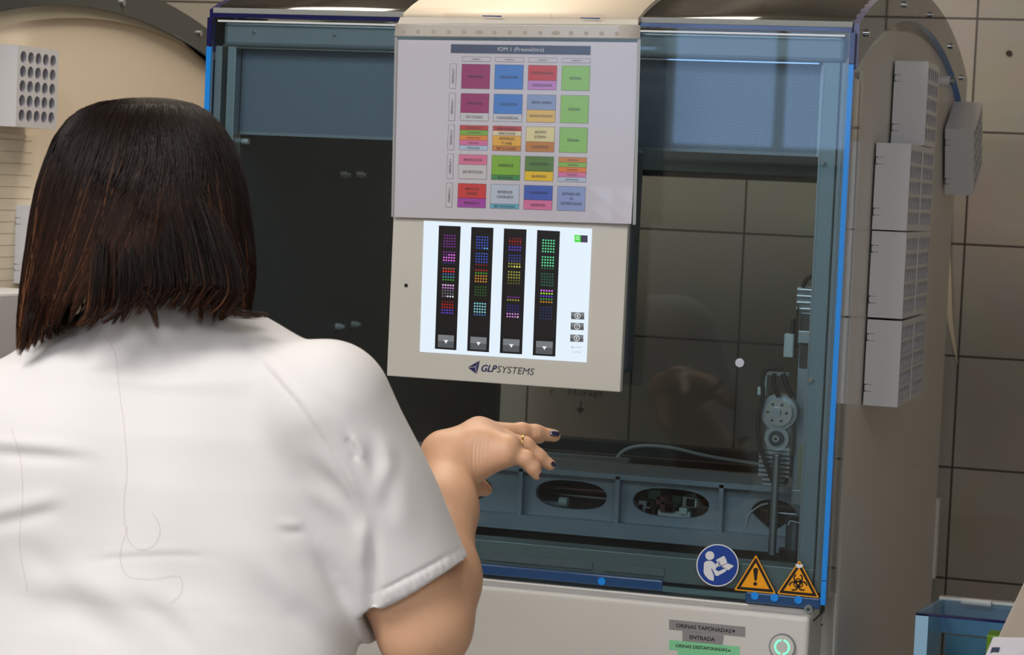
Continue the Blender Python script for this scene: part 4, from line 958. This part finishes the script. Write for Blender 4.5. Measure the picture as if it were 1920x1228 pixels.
for sx in (-1, 1):
    B.ell(hc+np.array([sx*.074, .0, -.02]), (.009, .018, .030), k=.006); B.ell(hc+np.array([sx*.03, .084, .012]), (.014, .010, .009), k=.006)
    B.ell(hc+np.array([sx*.033, .086, .030]), (.022, .008, .006), k=.008)
shL = dp(20, 830, 2.42); B.cone(dp(170, 740, 2.44), shL, .040, .046, .02); B.cone(dp(400, 740, 2.42), J['shR'], .040, .046, .02)
elL = shL+np.array([-.05, .10, -.27]); wrL = elL+np.array([.12, .20, .02])
el, wr, sh_ = J['elR'], J['wrR'], J['shR']
B.chain([sh_, sh_+(el-sh_)*.5, sh_+(el-sh_)*.8, el], [.046, .046, .0455, .042], .012)
B.chain([el, el+(wr-el)*.3, el+(wr-el)*.7, wr], [.042, .043, .034, .0275], .018)
B.chain([el, dp(818, 1095, 2.42)], [.041, .042], .02)
# left arm reaching forward, left hand with five fingers
B.chain([shL, elL, elL+(wrL-elL)*.35, wrL], [.052, .041, .040, .026], .02)
for i, (o_, l_) in enumerate(((-.03, .075), (-.01, .09), (.01, .095), (.03, .085))):
    k0 = wrL+np.array([.03, .07, o_*.6]); B.chain([wrL, k0, k0+np.array([l_*.3, l_*.55, -.012]), k0+np.array([l_*.45, l_*.75, -.035])], [.018, .011, .009, .007], .008)
B.chain([wrL, wrL+np.array([.03, .03, .03]), wrL+np.array([.06, .05, .035])], [.018, .011, .008], .008)
# right hand. knuckles K, joints, tips : (px, py, distance)
H = {
 'palm':  [[(848, 862, 2.555), (905, 838, 2.560), (952, 838, 2.545)], [.026, .0225, .0145]],
 'back1': [[(846, 850, 2.570), (898, 812, 2.590), (948, 815, 2.600)], [.025, .0155, .012]],
 'back2': [[(846, 856, 2.565), (900, 822, 2.575), (945, 828, 2.575)], [.025, .0175, .013]],
 'heel':  [[(850, 880, 2.545), (890, 872, 2.548), (945, 856, 2.540)], [.022, .0150, .0125]],
 'index': [[(932, 812, 2.612), (970, 812, 2.640), (995, 818, 2.665), (1012, 822, 2.685)], [.0105, .0085, .0075, .0062]],
 'middle': [[(940, 812, 2.594), (978, 808, 2.605), (1008, 812, 2.615), (1040, 817, 2.625)], [.0108, .0090, .0082, .0068]],
 'ring':  [[(950, 828, 2.568), (985, 835, 2.572), (1010, 856, 2.575), (1031, 871, 2.578)], [.0110, .0092, .0080, .0064]],
 'pinky': [[(952, 850, 2.545), (986, 860, 2.542), (1000, 877, 2.542), (1006, 890, 2.543)], [.0108, .0088, .0075, .0058]],
 'thumb': [[(862, 880, 2.590), (882, 904, 2.612), (898, 913, 2.625), (911, 918, 2.632)], [.015, .0105, .0095, .0072]]}
for n_, (pts, rs) in H.items():
    B.chain([dp(*p_) for p_ in pts], rs, .012 if n_ in ('palm', 'back1', 'back2', 'heel') else .0045)
kn = dp(958, 836, 2.556); B.ell(kn, (.0105, .0105, .0095), k=.008)
B.ell(dp(1002, 811, 2.611), (.0090, .0088, .0088), k=.004)
# tendons over the back of the hand
for p0, p1 in (((880, 820, 2.553), (938, 832, 2.548)), ((880, 806, 2.566), (936, 808, 2.578))): B.cone(dp(*p0), dp(*p1), .0045, .004, .010)
# ulna bump and elbow point
B.ell(dp(822, 846, 2.56), (.016, .018, .016), k=.015); B.ell(dp(778, 1205, 2.36), (.028, .028, .026), k=.02)
def hand_disp(V, N):
    """wrist creases on the pinky side and fine knuckle folds"""
    q = project(V); d = np.zeros(len(V)); front = (N @ -R_[:, 2]) > 0
    for cx_ in (890, 897, 904, 911, 919):
        m_ = front & (q[:, 1] > 822) & (q[:, 1] < 890) & (np.abs(q[:, 0]-cx_) < 14)
        t = (q[m_, 1]-822)/68; x = q[m_, 0]-(cx_-4*np.sin(t*3)); d[m_] -= .0007*np.exp(-(x/1.5)**2)*np.sin(np.pi*t)
    for cx_, cy_ in ((1003, 810), (998, 812), (1008, 811)):
        m_ = front & (np.abs(q[:, 1]-cy_) < 7) & (np.abs(q[:, 0]-cx_) < 6); d[m_] -= .0006*np.exp(-((q[m_, 0]-cx_)/1.4)**2)
    return d
body, BV = B.mesh('body', skin_m, person, 2, hand_disp)
del B
# nails
def nail(px, py, d, ax_, up, L, Wd, name='fingernail'):
    c = dp(px, py, d); a = np.array(ax_, float); a /= np.linalg.norm(a); u = np.array(up, float); u -= a*u.dot(a); u /= np.linalg.norm(u); s_ = np.cross(a, u); vs = []; n = 8
    for layer in (0, .0009):
        for j in range(n+1):
            t = j/n-.5; w_ = Wd*math.sqrt(max(0.02, 1-(2*abs(t))**3.2 if t > 0 else 1-(2*abs(t))**4))
            for i in range(n+1):
                x = (i/n-.5)*2; vs.append(c+a*t*L+s_*x*w_/2+u*(-.0022*x*x-.002*t*t*4*.25+layer))
    k = (n+1)**2; fs = []
    for j in range(n):
        for i in range(n):
            q_ = j*(n+1)+i; fs += [(q_, q_+1, q_+n+2, q_+n+1), (k+q_, k+q_+n+1, k+q_+n+2, k+q_+1)]
    for i in range(n):
        for q_, r_ in ((i, i+1), (n*(n+1)+i+1, n*(n+1)+i), ((i+1)*(n+1), i*(n+1)), (i*(n+1)+n, (i+1)*(n+1)+n)): fs.append((q_, k+q_, k+r_, r_))
    return MB().add(vs, fs, nail_m, True).build(name, body, label='navy varnished fingernail')
rt, upv, fw = R_[:, 0], -R_[:, 1], R_[:, 2]
nail(1040, 810, 2.617, rt*1.0+upv*-.15+fw*.3, upv*.9-fw*.5, .0125, .0105)
nail(1036.5, 866, 2.575, rt*.7-upv*.75, upv*.5+rt*.75-fw*.35, .0115, .0085)
nail(1014, 887, 2.541, rt*.35-upv*.9, rt*.9+upv*.15-fw*.2, .0105, .0075)
# ring
c0_, c1_ = dp(*H['ring'][0][0]), dp(*H['ring'][0][1]); ra = (c1_-c0_)/np.linalg.norm(c1_-c0_); rc = c0_+(c1_-c0_)*.72; u_ = np.cross(ra, fw); u_ /= np.linalg.norm(u_); v_ = np.cross(ra, u_)
mb = MB()
for rad, tw in ((.0108, 0), (.0108, 1.5)):
    mb.tube([rc+ra*(.0007*math.sin(4*t+tw))+(u_*math.cos(t)+v_*math.sin(t))*rad for t in np.linspace(0, 2*math.pi, 41)], .0007, gold_m, 6, caps=False)
mb.build('ring', body, label='thin twisted gold ring')

# ---- white tunic
S = SDF(axis([(tx0-.08, dp(685, 1100, 2.37)[0], .0036), (dp(685, 1100, 2.37)[0], hx0+.125, .0019)]), axis([(rows[3][2]-.21, rows[3][2]+.20, .0038)]), axis([(.85, dp(780, 1160, 2.37)[2], .0045), (dp(780, 1160, 2.37)[2], dp(780, 1030, 2.37)[2], .0018), (dp(780, 1030, 2.37)[2], zc7+.06, .0032)]))
S.loft(zs, cxs, cys, rxs, rys, .03)
S.ell(dp(300, 815, 2.44), (.165, .095, .12), k=.05)
S.ell(dp(480, 850, 2.40), (.10, .075, .11), k=.05); S.ell(dp(130, 880, 2.40), (.10, .075, .10), k=.05)
S.cone(dp(285, 655, 2.43), dp(150, 716, 2.43), .050, .056, .025); S.cone(dp(150, 716, 2.43), dp(10, 828, 2.42), .056, .064, .03)
S.cone(dp(300, 655, 2.43), dp(440, 695, 2.41), .050, .053, .025); S.cone(dp(440, 695, 2.41), dp(612, 768, 2.36), .053, .055, .035)
slA, slB = dp(618, 764, 2.34), dp(792, 1128, 2.375)
S.cone(slA, slB, .064, .061, .022)
S.cone(dp(600, 760, 2.36), dp(752, 1096, 2.37), .050, .052, .03)
# left sleeve
sL2 = elL*.78+shL*.22; S.cone(shL, sL2, .064, .068, .03)
# hems: cut with planes, hollow with the arm channel
ad = (slB-slA)/np.linalg.norm(slB-slA)
P1, P2 = dp(871, 1048, 2.37), dp(700, 1140, 2.37); e1 = (P2-P1)/np.linalg.norm(P2-P1); hn = np.cross(e1, fw); hn = hn/np.linalg.norm(hn); hn = hn if hn.dot(ad) > 0 else -hn
reg, X, Y, Z = S._reg(dp(692, 1290, 2.37)-np.array([0, .3, 0]), dp(960, 1000, 2.37)+np.array([0.1, .3, .05]))
pd = (X-P1[0])*hn[0]+(Y-P1[1])*hn[1]+(Z-P1[2])*hn[2]
lim = dp(693, 1140, 2.4)[0]
pdm = np.where(X > lim-(1.12-Z)*0.0, pd, -1)
S.f[reg] = np.maximum(S.f[reg], pdm.astype(np.float32))
S.cone(slA+(slB-slA)*.84, slB+(slB-slA)*.35, .049, .052, cut=True)
eL = (sL2-shL)/np.linalg.norm(sL2-shL); S.cone(sL2-eL*.05, sL2+eL*.2, .060, .062, cut=True)
hL = sL2+eL*.012
reg, X, Y, Z = S._reg(hL-.14, hL+.14); pd = (X-hL[0])*eL[0]+(Y-hL[1])*eL[1]+(Z-hL[2])*eL[2]
pd = np.where(X < base[1]-base[3]-.0, pd, -1); S.f[reg] = np.maximum(S.f[reg], pd.astype(np.float32))
# neck opening
S.cone(dp(290, 640, 2.415), dp(285, 600, 2.43), .060, .060, .03)
S.cone(dp(284, 560, 2.475), dp(262, 440, 2.48), .054, .062, cut=True)
# folds and seams drawn as ridges (+) and creases (-) on the cloth: points in the picture, height, width in metres
FOLD = [
 ([(425, 590), (475, 648), (530, 710), (572, 757), (610, 812), (640, 862), (668, 915), (688, 965)], .0016, .0045),
 ([(417, 594), (467, 654), (522, 717), (564, 764), (602, 820), (632, 870), (660, 922), (682, 968)], -.0016, .0018),
 ([(690, 965), (697, 1010), (698, 1080), (696, 1150), (692, 1228)], -.012, .0055),
 ([(676, 970), (684, 1020), (684, 1080)], .004, .008),
 ([(700, 800), (712, 830), (722, 862), (716, 905), (705, 955)], .0045, .0075),
 ([(690, 812), (700, 845), (706, 880), (700, 925)], -.0035, .0055),
 ([(648, 818), (662, 842), (670, 868)], -.0030, .0045), ([(656, 815), (672, 838), (684, 862)], .0028, .004),
 ([(735, 850), (742, 905), (752, 960), (770, 1030)], .0035, .012), ([(724, 870), (728, 930), (735, 990)], -.003, .008),
 ([(590, 700), (640, 730), (690, 770), (730, 830)], .0022, .012), ([(560, 700), (610, 745), (650, 790)], -.0018, .008),
 ([(570, 820), (620, 868), (660, 920), (690, 975)], .0030, .009), ([(560, 845), (610, 895), (655, 950), (685, 1010)], -.0030, .0075),
 ([(548, 905), (590, 925), (630, 952), (664, 990)], .0022, .008),
 ([(455, 1010), (510, 1075), (575, 1135), (640, 1190), (690, 1250)], .0075, .013), ([(440, 1040), (500, 1105), (560, 1165), (620, 1225)], -.0060, .012),
 ([(510, 978), (545, 985), (578, 984)], .0018, .005), ([(505, 990), (545, 997), (580, 994)], -.0018, .005),
 ([(560, 1030), (600, 1090), (640, 1160), (672, 1235)], .0050, .010), ([(580, 1020), (625, 1090), (660, 1160)], -.0040, .009),
 ([(-90, 822), (70, 838), (215, 852)], .0045, .007), ([(-90, 846), (70, 852), (205, 862)], -.0045, .006),
 ([(-120, 990), (50, 950), (140, 925)], .0045, .008), ([(-120, 1008), (45, 968), (135, 945)], -.0040, .007),
 ([(170, 1052), (230, 1044), (320, 1040), (400, 1044)], -.0010, .004), ([(170, 1045), (230, 1037), (320, 1033), (400, 1037)], .0010, .005),
 ([(20, 1110), (120, 1090), (220, 1120), (330, 1200)], .0060, .014), ([(0, 1160), (110, 1140), (200, 1180), (260, 1240)], -.0065, .015),
 ([(180, 1060), (280, 1110), (380, 1190), (440, 1250)], .0040, .012), ([(220, 1110), (310, 1160), (380, 1230)], -.0035, .010),
 ([(0, 1010), (60, 1040), (120, 1090), (160, 1150)], -.0035, .012),
 ([(300, 1110), (400, 1150), (500, 1210)], .0035, .012),
 ([(190, 590), (240, 640), (300, 660)], -.0012, .010)]
hemline = [(872, 1050), (815, 1082), (760, 1110), (702, 1140)]
offs = lambda pts, dx, dy: [(a+dx, b+dy) for a, b in pts]
FOLD += [(offs(hemline, -8, -22), -.0016, .0018), (offs(hemline, -4, -10), .0009, .004)]
for i in range(17):
    t = (i+.5)/17; x = 872+(702-872)*t; y = 1050+90*t
    FOLD.append(([(x-9, y-21), (x-4-2*math.sin(i*1.7), y-10), (x-1, y-2)], -.0011*(.6+.4*math.sin(i*2.3)), .0014))
def fold_disp(V, N):
    q = project(V); front = (N @ -R_[:, 2]) > -.05; D = np.zeros(len(V))
    for pts, hgt, wd in FOLD:
        P = np.array(smoothpath([(a, b, 0) for a, b in pts], 6))[:, :2]; wp = wd*F_/2.33*(1.25 if wd > .005 else 1); rad = 3*wp
        lo = P.min(0)-rad; hi = P.max(0)+rad
        m_ = np.where(front & (q[:, 0] > lo[0]) & (q[:, 0] < hi[0]) & (q[:, 1] > lo[1]) & (q[:, 1] < hi[1]))[0]
        if not len(m_): continue
        Q = q[m_, :2]; best = np.full(len(m_), 1e9); tt = np.zeros(len(m_)); n = len(P)-1
        for i in range(n):
            a, b = P[i], P[i+1]; d_ = b-a; t = np.clip(((Q-a)@d_)/(d_@d_+1e-9), 0, 1); dd = np.hypot(*(Q-a-t[:, None]*d_).T)
            k = dd < best; best[k] = dd[k]; tt[k] = (i+t[k])/n
        env = np.clip(np.minimum(tt, 1-tt)*(5 if wd <= .0045 else 2.3), 0, 1)
        if wd <= .0045: env = np.maximum(env, .35)
        env = env*env*(3-2*env)
        hg = hgt if abs(hgt) < .0023 else math.copysign(.0023+(abs(hgt)-.0023)*.65, hgt)
        D[m_] += hg*env*np.exp(-(best/wp)**2)
    # broad soft undulation of loose cotton
    D += .0016*np.sin(V[:, 0]*38+V[:, 2]*23)*np.sin(V[:, 2]*31-V[:, 0]*17)
    return D
tunic, TV = S.mesh('tunic', cloth_m, person, 3, fold_disp)
tunic['label'] = 'white short-sleeved cotton tunic with raglan seams'
del S
# trousers and shoes (below the frame)
T = SDF(axis([(tx0-.05, tx1, .008)]), axis([(rows[3][2]-.25, rows[3][2]+.25, .008)]), axis([(.03, .99, .009)]))
hx_, hy_ = base[1], base[2]-.03
T.ell((hx_, hy_, .90), (.175, .115, .10), k=.05)
for sx in (-1, 1): T.chain([(hx_+sx*.09, hy_, .86), (hx_+sx*.10, hy_+.02, .48), (hx_+sx*.10, hy_-.01, .10)], [.088, .066, .062], .03)
T.mesh('trousers', trouser_m, person, 1)
for sx in (-1, 1):
    mb = MB(); x = hx_+sx*.10; n = 20; pr = [(.0, .045), (.03, .045), (.055, .036), (.075, .0)]
    vs = []
    for z, k in ((0, 1), (.02, 1.02), (.05, .9), (.08, .55)):
        for j in range(n):
            t = 2*math.pi*j/n; vs.append((x+.047*k*math.cos(t), hy_+.045+(.135*k if z < .05 else .10*k)*math.sin(t)-(.02 if z > .04 else 0), z))
    fs = [(r*n+j, r*n+(j+1) % n, (r+1)*n+(j+1) % n, (r+1)*n+j) for r in range(3) for j in range(n)]+[tuple(range(n))[::-1], tuple(range(3*n, 4*n))]
    mb.add(vs, fs, white_paint, True).build('shoe', person)

# ---- hair: dark under-shell plus several thousand strands
hd_ = 2.42
HL = [(186, 225, 330), (193, 180, 362), (205, 150, 385), (225, 125, 405), (260, 100, 430), (300, 84, 448), (350, 68, 460), (400, 57, 468), (450, 49, 473), (500, 42, 476), (540, 37, 474), (580, 33, 468), (620, 31, 462), (665, 30, 455)]
HY = np.array([h[0] for h in HL], float); Hl = np.array([h[1] for h in HL], float); Hr = np.array([h[2] for h in HL], float)
def hair_pt(th, y, shrink=1.0):
    """th: 0 = right, pi/2 = towards the viewer, pi = left; y: picture row of the silhouette"""
    l = np.interp(y, HY, Hl); r = np.interp(y, HY, Hr); cx_ = (l+r)/2; hw = (r-l)/2*shrink
    s_ = hd_/F_; depth = np.minimum(hw*s_*1.02, .112)
    X = cx_+hw*np.cos(th); D = hd_+.012-depth*np.sin(th)
    P = np.stack([(X-W_/2)/F_*hd_, (y-H_/2)/F_*hd_+0*X, D], -1)
    return C_+P @ R_.T
def end_row(th):
    t = (th % (2*math.pi))/math.pi
    return np.interp(t, [0, .08, .2, .32, .42, .5, .58, .68, .80, .92, 1.0, 1.2, 1.8, 2], [592, 596, 592, 580, 562, 566, 585, 604, 622, 645, 664, 640, 560, 592])
# shell
mb = MB(); nt_, nr_ = 64, 26; vs = []
for j in range(nr_+1):
    for i in range(nt_):
        th = 2*math.pi*i/nt_; ye = end_row(th)-34; y = 187+(ye-187)*(j/nr_)**1.3; vs.append(hair_pt(np.array(th), np.array(y), .955))
front_open = lambda th: 1.22 < (th/math.pi) % 2 < 1.78
fs = [(j*nt_+i, (j+1)*nt_+i, (j+1)*nt_+(i+1) % nt_, j*nt_+(i+1) % nt_) for j in range(nr_) for i in range(nt_) if not (front_open(2*math.pi*i/nt_) and j > 12)]
fs.append(tuple(range(nt_)))
hair_shell_m = mat('hair_under', (18, 11, 9), .7, spec=.2)
hm = bpy.data.materials.new('hair'); hm.use_nodes = True; nt = hm.node_tree; b = nt.nodes['Principled BSDF']
at_n = nt.nodes.new('ShaderNodeAttribute'); at_n.attribute_name = 'strand_colour'; nt.links.new(at_n.outputs['Color'], b.inputs['Base Color'])
b.inputs['Roughness'].default_value = .45; b.inputs['Specular IOR Level'].default_value = .16
NS, NP = 9000, 16
rg_ = np.random.default_rng(11)
th_end = rg_.uniform(-.20*math.pi, 1.22*math.pi, NS); u = np.linspace(0, 1, NP)
vis = rg_.random(NS) < .9; th_end = np.where(vis, np.clip(rg_.uniform(-.1, 1.1, NS), -.2, 1.2)*math.pi, th_end)
layer = rg_.random(NS)**.6
th0 = th_end+rg_.normal(0, .13, NS)-.50*np.exp(-((th_end-2.0)/.75)**2)+.25*np.exp(-((th_end-.35)/.5)**2)
ye = end_row(th_end)+rg_.normal(0, 9, NS)-(1-layer)*22
start = 186+rg_.random(NS)**1.6*120
clump = np.round(th_end/(math.pi/46)+rg_.normal(0, .25, NS)); thc = clump*(math.pi/46); jit = np.random.default_rng(5).normal(0, 1, 400)
ci = (clump.astype(int) % 400); ye += jit[ci]*11
P = np.zeros((NS, NP, 3))
for k in range(NP):
    t = u[k]; th = th0+(th_end-th0)*t**1.4+(thc-th_end)*.75*t**5+.05*np.sin(t*5+th0*7)*t*(1-t)+ (np.abs(jit[ci])*.05)*t**3*np.sign(math.pi/2-th_end)*-1
    y = start+(ye-start)*t**1.12
    shr = .955+.05*layer-.045*t**6*rg_.random(NS)+.006*np.sin(t*7+jit[ci]*6)
    P[:, k] = hair_pt(th, y, shr)
# nape wisps and flicks that fall on the collar
def wisp(pts, n, spread, dist):
    out = []
    full_ = np.array(smoothpath([(a, b_, c) for a, b_, c in pts], 8))
    for _ in range(n):
        s0 = rg_.random()*.45*(len(full_)-1); ii = np.linspace(s0, len(full_)-1, NP); base_ = np.stack([np.interp(ii, np.arange(len(full_)), full_[:, c_]) for c_ in range(3)], 1)
        o_ = rg_.normal(0, spread, 2); e = np.linspace(1, .25, NP)[:, None]; q = base_.copy(); q[:, :2] += o_*e+rg_.normal(0, 1.5, 2)*u[:, None]**2; q[:, 2] += rg_.normal(0, .003)+.03*(s0/len(full_))*(1-u)**3
        out.append([dp(a, b_, c) for a, b_, c in q])
    return out
W = []
ds = 2.322
W += wisp([(235, 380, ds+.02), (250, 480, ds-.004), (268, 550, ds-.012), (285, 580, ds-.013), (296, 614, ds-.010)], 42, 7, ds)
for i in range(26):
    x = 165+i*11+rg_.normal(0, 4); y1 = np.interp(x, [150, 200, 300, 420, 470], [618, 604, 570, 585, 592])+rg_.normal(0, 10); W += wisp([(280+(x-270)*.5, 330, ds+.03), (274+(x-270)*.85, 440, ds+.004), (x+8, 530, ds-.010), (x, y1-25, ds-.010), (x-12-rg_.random()*14, y1, ds-.008)], 26, 7, ds)
W += wisp([(400, 380, ds+.03), (405, 510, ds+.012), (430, 575, ds+.01), (462, 588, ds+.01), (502, 590, ds+.012)], 45, 7, ds)
W += wisp([(370, 380, ds+.02), (378, 510, ds+.003), (405, 570, ds), (432, 583, ds), (470, 594, ds)], 45, 8, ds)
for i in range(9): W += wisp([(85+i*14, 400, 2.40), (66+i*13, 540, 2.375), (52+i*11, 600, 2.36), (44+i*12, 640-i*4, 2.36), (36+i*14, 664-i*7, 2.36)], 36, 6, ds)
W += wisp([(290, 380, ds+.02), (262, 500, ds-.005), (235, 575, ds-.012), (215, 592, ds-.012), (192, 606, ds-.01)], 40, 5, ds)
W += wisp([(290, 380, ds+.02), (296, 510, ds-.006), (330, 560, ds-.012), (345, 572, ds-.012), (352, 582, ds-.01)], 30, 6, ds)
# fly-aways along the crown
for _ in range(70):
    a_ = rg_.uniform(.1, 2.9); x = 275+np.cos(a_)*120; W += wisp([(275+np.cos(a_)*60, 196, 2.43), (x, 188+abs(np.cos(a_))*26, 2.43), (x+np.cos(a_)*45, 192+abs(np.cos(a_))*70+rg_.normal(0, 4), 2.43), (x+np.cos(a_)*70, 215+abs(np.cos(a_))*130, 2.43)], 1, 2, 0)
W = np.array(W); nW = len(W); PA = np.concatenate([P, W]); NT = NS+nW
rad0 = np.concatenate([rg_.uniform(.00035, .00080, NS), rg_.uniform(.00025, .0005, nW)]); rad0[-70:] = .00018
taper = np.clip(1.15-u**4*1.0, .15, 1)
Tn = np.gradient(PA, axis=1); Tn /= np.linalg.norm(Tn, axis=2, keepdims=True)+1e-9
ref = np.array([.2, .3, .9]); A1 = np.cross(Tn, ref); A1 /= np.linalg.norm(A1, axis=2, keepdims=True)+1e-9; A2 = np.cross(Tn, A1)
ring = []
for k in range(3):
    a_ = 2*math.pi*k/3; ring.append(PA+(A1*math.cos(a_)+A2*math.sin(a_))*(rad0[:, None]*taper[None, :])[:, :, None])
VV = np.stack(ring, 2).reshape(-1, 3)
i0 = (np.arange(NT)[:, None, None]*NP+np.arange(NP-1)[None, :, None])*3; kk = np.arange(3)[None, None, :]
FF = np.stack([i0+kk, i0+(kk+1) % 3, i0+3+(kk+1) % 3, i0+3+kk], -1).reshape(-1, 4)
me = bpy.data.meshes.new('hair'); me.vertices.add(len(VV)); me.vertices.foreach_set('co', VV.ravel().astype(np.float32))
me.loops.add(FF.size); me.loops.foreach_set('vertex_index', FF.ravel().astype(np.int32)); me.polygons.add(len(FF)); me.polygons.foreach_set('loop_start', np.arange(0, FF.size, 4, dtype=np.int32)); me.polygons.foreach_set('use_smooth', np.ones(len(FF), bool))
ca = me.color_attributes.new('strand_colour', 'FLOAT_COLOR', 'POINT')
rootc = np.array(s2l([.085, .05, .04])); tipc = np.array(s2l([.33, .19, .12])); hic = np.array(s2l([.58, .38, .25]))
br_ = np.concatenate([(rg_.random(NS)**2.2)*.8+.1*(jit[ci] > .9), rg_.random(nW)*.7]); hi_ = np.concatenate([((jit[ci] > .95) & (rg_.random(NS) < .5)) | (rg_.random(NS) < .03), rg_.random(nW) < .06])
tt = np.clip((u-.25)/.75, 0, 1)[None, :, None]
cc_ = rootc+(tipc-rootc)*(br_[:, None, None]*tt**1.2)
cc_ = np.where(hi_[:, None, None], cc_+(hic-cc_)*np.clip(tt*1.5, 0, 1)*(1-.35*tt)*.8, cc_)
cv = np.concatenate([np.repeat(cc_, 3, axis=1).reshape(-1, 3), np.ones((NT*NP*3, 1))], 1)
ca.data.foreach_set('color', cv.ravel().astype(np.float32)); me.materials.append(hm); me.update(calc_edges=True)
ho = bpy.data.objects.new('hair', me); COL.objects.link(ho); ho.parent = person; ho.matrix_parent_inverse = Matrix.Translation(person.location).inverted(); ho['label'] = 'dark brown bob with lighter brown ends'
sh2 = MB(); sh2.add(vs if False else [tuple(p_) for p_ in [hair_pt(np.array(2*math.pi*i/nt_), np.array(187+(end_row(2*math.pi*i/nt_)-34-187)*(j/nr_)**1.3), .955) for j in range(nr_+1) for i in range(nt_)]], fs, hair_shell_m, True)
sh2.build('hair_underlayer', ho)

# loose hairs lying on the back of the tunic
TQ = project(TV)
lm = mat('loose_hair', (186, 164, 156), .6)
for path in ([(190, 620), (215, 660), (222, 720), (232, 800), (238, 880), (232, 950), (240, 1010), (262, 1030), (290, 1020), (300, 990), (285, 960)], [(240, 985), (225, 1040), (240, 1080), (290, 1085), (335, 1080), (340, 1110), (320, 1130)], [(20, 800), (38, 860), (42, 940), (36, 1020), (52, 1110)]):
    pts = []
    for a, b, _ in smoothpath([(x, y, 0) for x, y in path], 6):
        m_ = (np.abs(TQ[:, 0]-a) < 5) & (np.abs(TQ[:, 1]-b) < 5)
        if m_.any(): pts.append(dp(a, b, TQ[m_, 2].min()-.0006))
    if len(pts) > 3: MB().tube(pts, .00010, lm, 4).build('loose_hair', ho, label='single fallen hair on the tunic')

# faint writing on the tiles seen through the pane
wm = mat('wall_writing', (70, 68, 62), .7); mb = MB(); Yw = WALLY-.0012
def wq(x, y): q = fp(x, y, Yw); return (q[0], Yw, q[1])
for t_, x0, x1, ya, yb, dy in (('r.', 1031, 1040, 741, 731, 0), ('Horaga', 1066, 1130, 744, 729, 3)):
    text_quad(mb, t_, wq(x0, ya), wq(x1, ya+dy), wq(x0+1, yb), wm)
mb.add([wq(1088, 752), wq(1091, 752), wq(1090, 766), wq(1087, 766)], [(3, 2, 1, 0)], wm); mb.add([wq(1080, 765), wq(1097, 766), wq(1088, 776)], [(2, 1, 0)], wm)
tag(mb.build('wall_writing'), 'faint dark writing with a down arrow on the tiles just below the monitor', 'writing')
